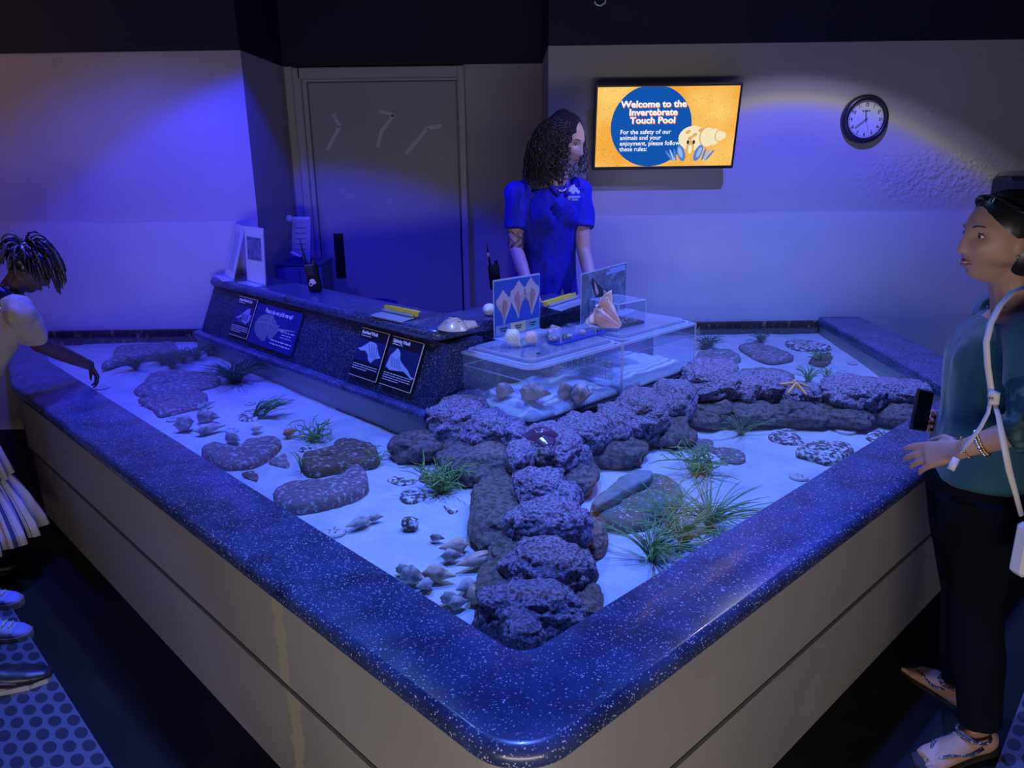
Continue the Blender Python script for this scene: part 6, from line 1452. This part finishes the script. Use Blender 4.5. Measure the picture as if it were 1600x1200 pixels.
# shoulder bag
def bag():
    WL = mat('white_leather', (.70, .68, .66), .5, bump=(120, .2, .001)); p = lambda x, y, yy: PY(x, y, yy); o = p(1600, 850, 1.72)
    root = empty('shoulder_bag', o, 'white shoulder bag with a long knotted strap hanging at the visitor\'s hip', 'bag')
    def tb(name, pts, r_, flat=.5): mb = MB(); mb.tube([q-o for q in pts], r_, 8, flat=flat); return mb.build(name, WL, root, True)
    st = tb('strap', [p(1604, 446, 1.86), p(1580, 458, 1.80), p(1562, 478, 1.77), p(1548, 505, 1.745), p(1541, 535, 1.73), p(1543, 570, 1.73), p(1548, 605, 1.73), p(1549, 622, 1.73)], .0075)
    tb('knot', [p(1545, 614, 1.725), p(1557, 617, 1.72), p(1556, 628, 1.72), p(1545, 626, 1.725)], .010, 1.0)
    tb('strap_tail', [p(1548, 625, 1.73), p(1544, 645, 1.73), p(1532, 668, 1.74), p(1515, 690, 1.76), p(1500, 706, 1.78)], .0065)
    tb('strap_end', [p(1495, 716, 1.77), p(1485, 734, 1.765)], .010, .8)
    tb('lower_strap', [p(1553, 626, 1.73), p(1560, 650, 1.70), p(1568, 690, 1.66), p(1577, 735, 1.66), p(1588, 775, 1.68), p(1596, 805, 1.70)], [.0065, .0065, .008, .008, .0065, .0065])
    v0 = Vector((.2, -.95, 0)).normalized(); fm = frame_m(Vector((.055, 0, 0)), (.95, .25, 0), (0, 0, 1)); MB().box((0, -.005, 0), (.17, .14, .05), fm, .012).build('pouch', WL, root); MB().box((0, .03, .027), (.16, .06, .004), fm, .002).build('flap', WL, root)
    return root
bag()

# ---------------------------------------------------------------- child leaning over the left rim
def child():
    Y = 3.30; base = Vector((-2.29, 2.93, 0)); root = empty('person', base, 'child with short twisted hair in a tan shirt reaching over the left rim', 'person'); T = Matrix.Translation(-base); k = .80
    hc = PY(46, 420, Y+.04); hm = head_frame(hc, (.72, .35, -.60)); fw = Vector((.80, .60, 0)).normalized(); sd = Vector((-.60, .80, 0)).normalized()   # sd towards the left (far) arm
    nk = PY(14, 448, Y-.02); ch = PY(-2, 500, Y-.08); pel = Vector((-2.30, 2.98, .66)); shc = PY(8, 476, Y-.05)
    J = dict(head=hc, hm=hm, neck=nk, chest=ch, pelvis=pel, fwd=(fw+Vector((0, 0, -.35))).normalized(), shR=shc-sd*.125+Vector((.04, .0, -.02)), shL=shc+sd*.125, hipw=.115, mirror=False, headk=1.12,
             elR=PY(62, 538, 3.28), wrR=P(141, 571, .74), handR=(Vector((.30, .10, -.85)), (-.5, -.5, -.4), .74, dict(curls=[.55, .5, .5, .6], spread=.12, thumb=.9)),
             elL=PY(-22, 560, 3.30), wrL=PY(-20, 610, 3.25), handL=((.1, .2, -.9), (0, 0, -1), .74), hipR=pel-sd*.07-Vector((0, 0, .05)), hipL=pel+sd*.07-Vector((0, 0, .05)))
    for a, s_ in (('R', -1), ('L', 1)): J['kn'+a] = pel+sd*s_*.07+Vector((.02, .0, -.32)); J['an'+a] = Vector((base.x+sd.x*s_*.07, base.y+sd.y*s_*.07, .07)); J['toe'+a] = J['an'+a]+fw*.13
    make_body(root, J, SKIN_D, k, voxel=.0042, fat=1.15, armk=1.25)
    shirt(root, J, mat('tan_shirt', (.52, .44, .32), .85, mix=(10, (.44, .37, .26), .4, .7), bump=(50, .4, .006)), k, grow=.022, sleeve=.72, hem=.10, neck_open=.92, wr=.012)
    # pleated striped skirt
    SK = bpy.data.materials.new('striped_skirt'); SK.use_nodes = True; nt = SK.node_tree; b = nt.nodes['Principled BSDF']; b.inputs['Roughness'].default_value = .8
    at = nt.nodes.new('ShaderNodeAttribute'); at.attribute_name = 'stripe'; cr = nt.nodes.new('ShaderNodeValToRGB'); nt.links.new(at.outputs['Fac'], cr.inputs[0]); nt.links.new(cr.outputs[0], b.inputs['Base Color']); cr.color_ramp.interpolation = 'CONSTANT'
    els = cr.color_ramp.elements; els[0].position = 0; els[0].color = (.62, .60, .66, 1); els[1].position = .35; els[1].color = (.03, .05, .20, 1)
    for p_, c_ in ((.45, (.55, .54, .62)), (.62, (.50, .30, .16)), (.70, (.60, .60, .66)), (.82, (.05, .07, .24))): e = els.new(p_); e.color = (*c_, 1)
    v = []; f = []; st_a = []; n = 150; rows = [(-.03, .128, 0), (.10, .160, .005), (.24, .200, .010), (.245, .190, .006), (.33, .235, .014), (.43, .275, .020), (.475, .285, .022)]
    for dz, r_, am in rows:
        for j in range(n):
            a = 2*PI*j/n; rr_ = r_+am*math.sin(a*17)+am*.5*math.sin(a*29+1); c_ = pel+Vector((.02*dz, -.12*dz, .02-dz*1.05)); v.append(c_+Vector((math.cos(a)*rr_, math.sin(a)*rr_*.9, 0))); st_a.append((j*10/n*1.9) % 1)
    for i in range(len(rows)-1):
        for j in range(n): f.append((i*n+j, i*n+(j+1) % n, (i+1)*n+(j+1) % n, (i+1)*n+j))
    so = mobj('skirt', v, f, SK, root); at_ = so.data.attributes.new('stripe', 'FLOAT', 'POINT'); at_.data.foreach_set('value', st_a); sm = so.modifiers.new('t', 'SOLIDIFY'); sm.thickness = .004
    shs = MB()
    for a in 'RL': an = J['an'+a]; loft(shs, [(Vector((an.x, an.y, 0))+fw*t+Vector((0, 0, .032)), sd, w_, Vector((0, 0, 1)), h_) for t, w_, h_ in ((-.06, .026, .028), (-.03, .034, .045), (.05, .036, .04), (.12, .040, .028), (.15, .03, .02))])
    shs.build('shoes', BLACK, root, True)
    face_parts(root, hm, k*1.12, lips=mat('lip_dark', (.14, .05, .05), .4), lids=SKIN_D)
    hb = MB(); e = MB().ell((0, -.018, .034), (.083, .096, .094), None, 26, 16); hb.add([hm @ (p*k*1.12) for p in e.v], e.f); ho = hb.build('hair', HAIRB, root, True); remesh(ho, .006, 2); wrinkle(ho, .006, 50)
    tw = MB(); tips = MB(); rg = random.Random(9)
    for i in range(210):
        a = rg.uniform(0, 2*PI); e_ = rg.uniform(.0, 1.4); dx, dy, dz = math.cos(a)*math.cos(e_), math.sin(a)*math.cos(e_), math.sin(e_)
        p = hm @ (Vector((dx*.084, -.018+dy*.096, .034+dz*.094))*k*1.12); nr = (p-hc).normalized(); L_ = rg.uniform(.065, .115)*(1 if dy < .3 else 1.05)
        strand(tw if i % 4 else tips, p-nr*.004, nr*.75+Vector((0, 0, -.35)), L_, .0055, .0022, 5, .30, rg, 6, 12)
    tw.build('twists', HAIRB, ho, True); tips.build('grey_twists', mat('hair_light', (.10, .09, .10), .4), ho, True)  # part of the twists in a lighter grey hair colour
    for c_ in root.children_recursive: c_.data.transform(T)
    return root
child()
# small black shoulder pack seen on the child's back
bpk = PY(-6, 475, 3.18); bk = empty('backpack', bpk, 'small black shiny bag at the child\'s shoulder, cut by the left edge', 'bag')
e = MB(); e.ell((0, 0, 0), (.075, .05, .085), None, 20, 12); e.build('body', mat('bag_black', (.012, .012, .02), .25), bk, True)
MB().tube([(.04, -.045, .03), (.052, -.05, .0), (.045, -.055, -.03)], .006, 8, flat=.5).build('buckle', mat('silver'), bk, True)

# ---------------------------------------------------------------- two visitors mostly outside the frame (only their shoes show)
def bystander(label, toe1, toe2, yaw, shoe, scale, pants, top, skin):
    fw = Vector((math.cos(yaw), math.sin(yaw), 0)); sd = Vector((-fw.y, fw.x, 0)); k = scale; L_ = .26*k if shoe == 'sneaker' else .29*k
    a1 = Vector(toe1)-fw*(L_*.76); a2 = Vector(toe2)-fw*(L_*.76); mid = (a1+a2)/2; mid.z = 0; root = empty('person', mid, label, 'person'); up = Vector((0, 0, 1))
    H_ = 1.62*k; pel = mid+up*H_*.52-fw*.03; ch = mid+up*H_*.74-fw*.03; nk = mid+up*H_*.845-fw*.02; hc = mid+up*H_*.93; hm = head_frame(hc, fw-up*.2)
    left1 = (a1-mid).dot(sd) > 0; aL, aR = (a1, a2) if left1 else (a2, a1)
    J = dict(head=hc, hm=hm, neck=nk, chest=ch, pelvis=pel, fwd=fw, shL=nk-up*.05+sd*.17*k, shR=nk-up*.05-sd*.17*k, hipL=pel+sd*.085-up*.05, hipR=pel-sd*.085-up*.05, mirror=False)
    for a, s_, an in (('L', 1, aL), ('R', -1, aR)):
        J['an'+a] = an+up*.08; J['kn'+a] = mixp(J['hip'+a], J['an'+a], .5)+fw*.015; J['toe'+a] = J['an'+a]+fw*.16; J['el'+a] = J['sh'+a]-up*.28*k-fw*.02+sd*s_*.03; J['wr'+a] = J['el'+a]-up*.22*k+fw*.06; J['hand'+a] = (Vector((0, 0, -1))+fw*.2, fw*.2-sd*s_)
    T = Matrix.Translation(-mid); make_body(root, J, skin, k, voxel=.007); shirt(root, J, top, k, sleeve=.6, hem=.05, voxel=.009); trousers(root, J, pants, k, voxel=.009)
    hb = MB().ell((0, -.02, .03), (.083, .096, .10), None, 20, 14); hb.v = [hm @ p for p in hb.v]; hb.build('hair', HAIRB, root, True)
    for an in (a1, a2):
        g = Vector((an.x, an.y, 0)); F = lambda t, z: g+fw*t+up*z; S_ = k
        so = MB(); ou = [(-.075, .0), (-.068, .026), (-.03, .034), (.05, .036), (.12, .046), (.17, .044), (L_*.76-.008, .026), (L_*.76, .0)]; pts = [(t, w_) for t, w_ in ou]+[(t, -w_) for t, w_ in ou[::-1][1:-1]]
        so.prism([tuple((g+fw*t+sd*w_).xy) for t, w_ in pts], .002, .030)
        if shoe == 'sneaker':
            sole = so.build('sneaker', mat('sole_grey', (.30, .28, .26), .6), root); up_m = mat('sneaker_blue', (.34, .40, .78), .7, bump=(200, .3, .001)); toe_m = mat('sneaker_toe', (.24, .28, .72), .6)
            u_ = MB(); loft(u_, [(F(-.068, .05), sd, .024, up, .03), (F(-.05, .060), sd, .031, up, .045), (F(0, .065), sd, .033, up, .045), (F(.05, .055), sd, .034, up, .036), (F(.10, .045), sd, .038, up, .026), (F(.150, .038), sd, .040, up, .018)]); u_.build('upper', up_m, sole, True)
            u_ = MB(); loft(u_, [(F(.142, .037), sd, .042, up, .020), (F(.16, .034), sd, .042, up, .018), (F(L_*.76-.02, .030), sd, .032, up, .013), (F(L_*.76-.006, .026), sd, .018, up, .008)]); u_.build('toe_cap', toe_m, sole, True)
            u_ = MB(); 
            for i in range(5): u_.tube([F(.055+.020*i, .090-.0065*i)-sd*.020, F(.058+.020*i, .096-.0068*i), F(.055+.020*i, .090-.0065*i)+sd*.020], .0028, 6)
            u_.build('laces', WHITE, sole, True); u_ = MB(); loft(u_, [(F(-.005, .110), sd, .022, fw, .006), (F(.010, .13), sd, .020, fw, .005)]); u_.build('tongue', up_m, sole, True)
        else:
            sole = so.build('shoe', mat('sole_pale', (.42, .42, .40), .5, mix=(20, (.08, .08, .08), .45, .55)), root); um = mat('shoe_black', (.015, .015, .022), .35, mix=(30, (.03, .03, .045), .45, .6))
            u_ = MB(); loft(u_, [(F(-.072, .05), sd, .028, up, .03), (F(-.05, .062), sd, .037, up, .045), (F(.0, .066), sd, .040, up, .048), (F(.06, .060), sd, .042, up, .040), (F(.12, .050), sd, .048, up, .030), (F(.17, .044), sd, .046, up, .024), (F(L_*.76-.01, .036), sd, .030, up, .016), (F(L_*.76+.004, .032), sd, .014, up, .008)]); uo = u_.build('upper', um, sole, True); remesh(uo, .005, 2)
            u_ = MB(); 
            for i in range(5): u_.tube([F(.03+.02*i, .105-.0075*i)-sd*.02, F(.036+.02*i, .110-.0085*i), F(.03+.02*i, .105-.0075*i)+sd*.02], .0028, 6)
            u_.build('laces', BLACK, sole, True)
            u_ = MB(); u_.tube([F(-.02, .055)-sd*.040, F(.04, .040)-sd*.043, F(.09, .060)-sd*.046, F(.14, .045)-sd*.047], .003, 6); u_.build('side_trim', mat('trim_grey', (.12, .12, .16), .4), sole, True)
    for c_ in root.children_recursive: c_.data.transform(T)
    return root
JEAN = mat('dark_jeans', (.02, .025, .05), .8)
t1 = P(50, 985, .03); t2 = P(36, 935, .03)
bystander('person in blue and white canvas sneakers at the left edge', (t1.x, t1.y, 0), (t2.x, t2.y, 0), math.radians(8), 'sneaker', 1.02, JEAN, mat('grey_tee', (.2, .2, .22), .8), SKIN_T)
t1 = P(80, 1052, .03); 
bystander('person in black trainers on the rubber mat, lower left edge', (t1.x, t1.y, 0.0), (t1.x-.22, t1.y-.30, 0), math.radians(20), 'trainer', 1.05, mat('black_jeans', (.012, .012, .016), .8), mat('black_tee', (.02, .02, .025), .8), SKIN_T)
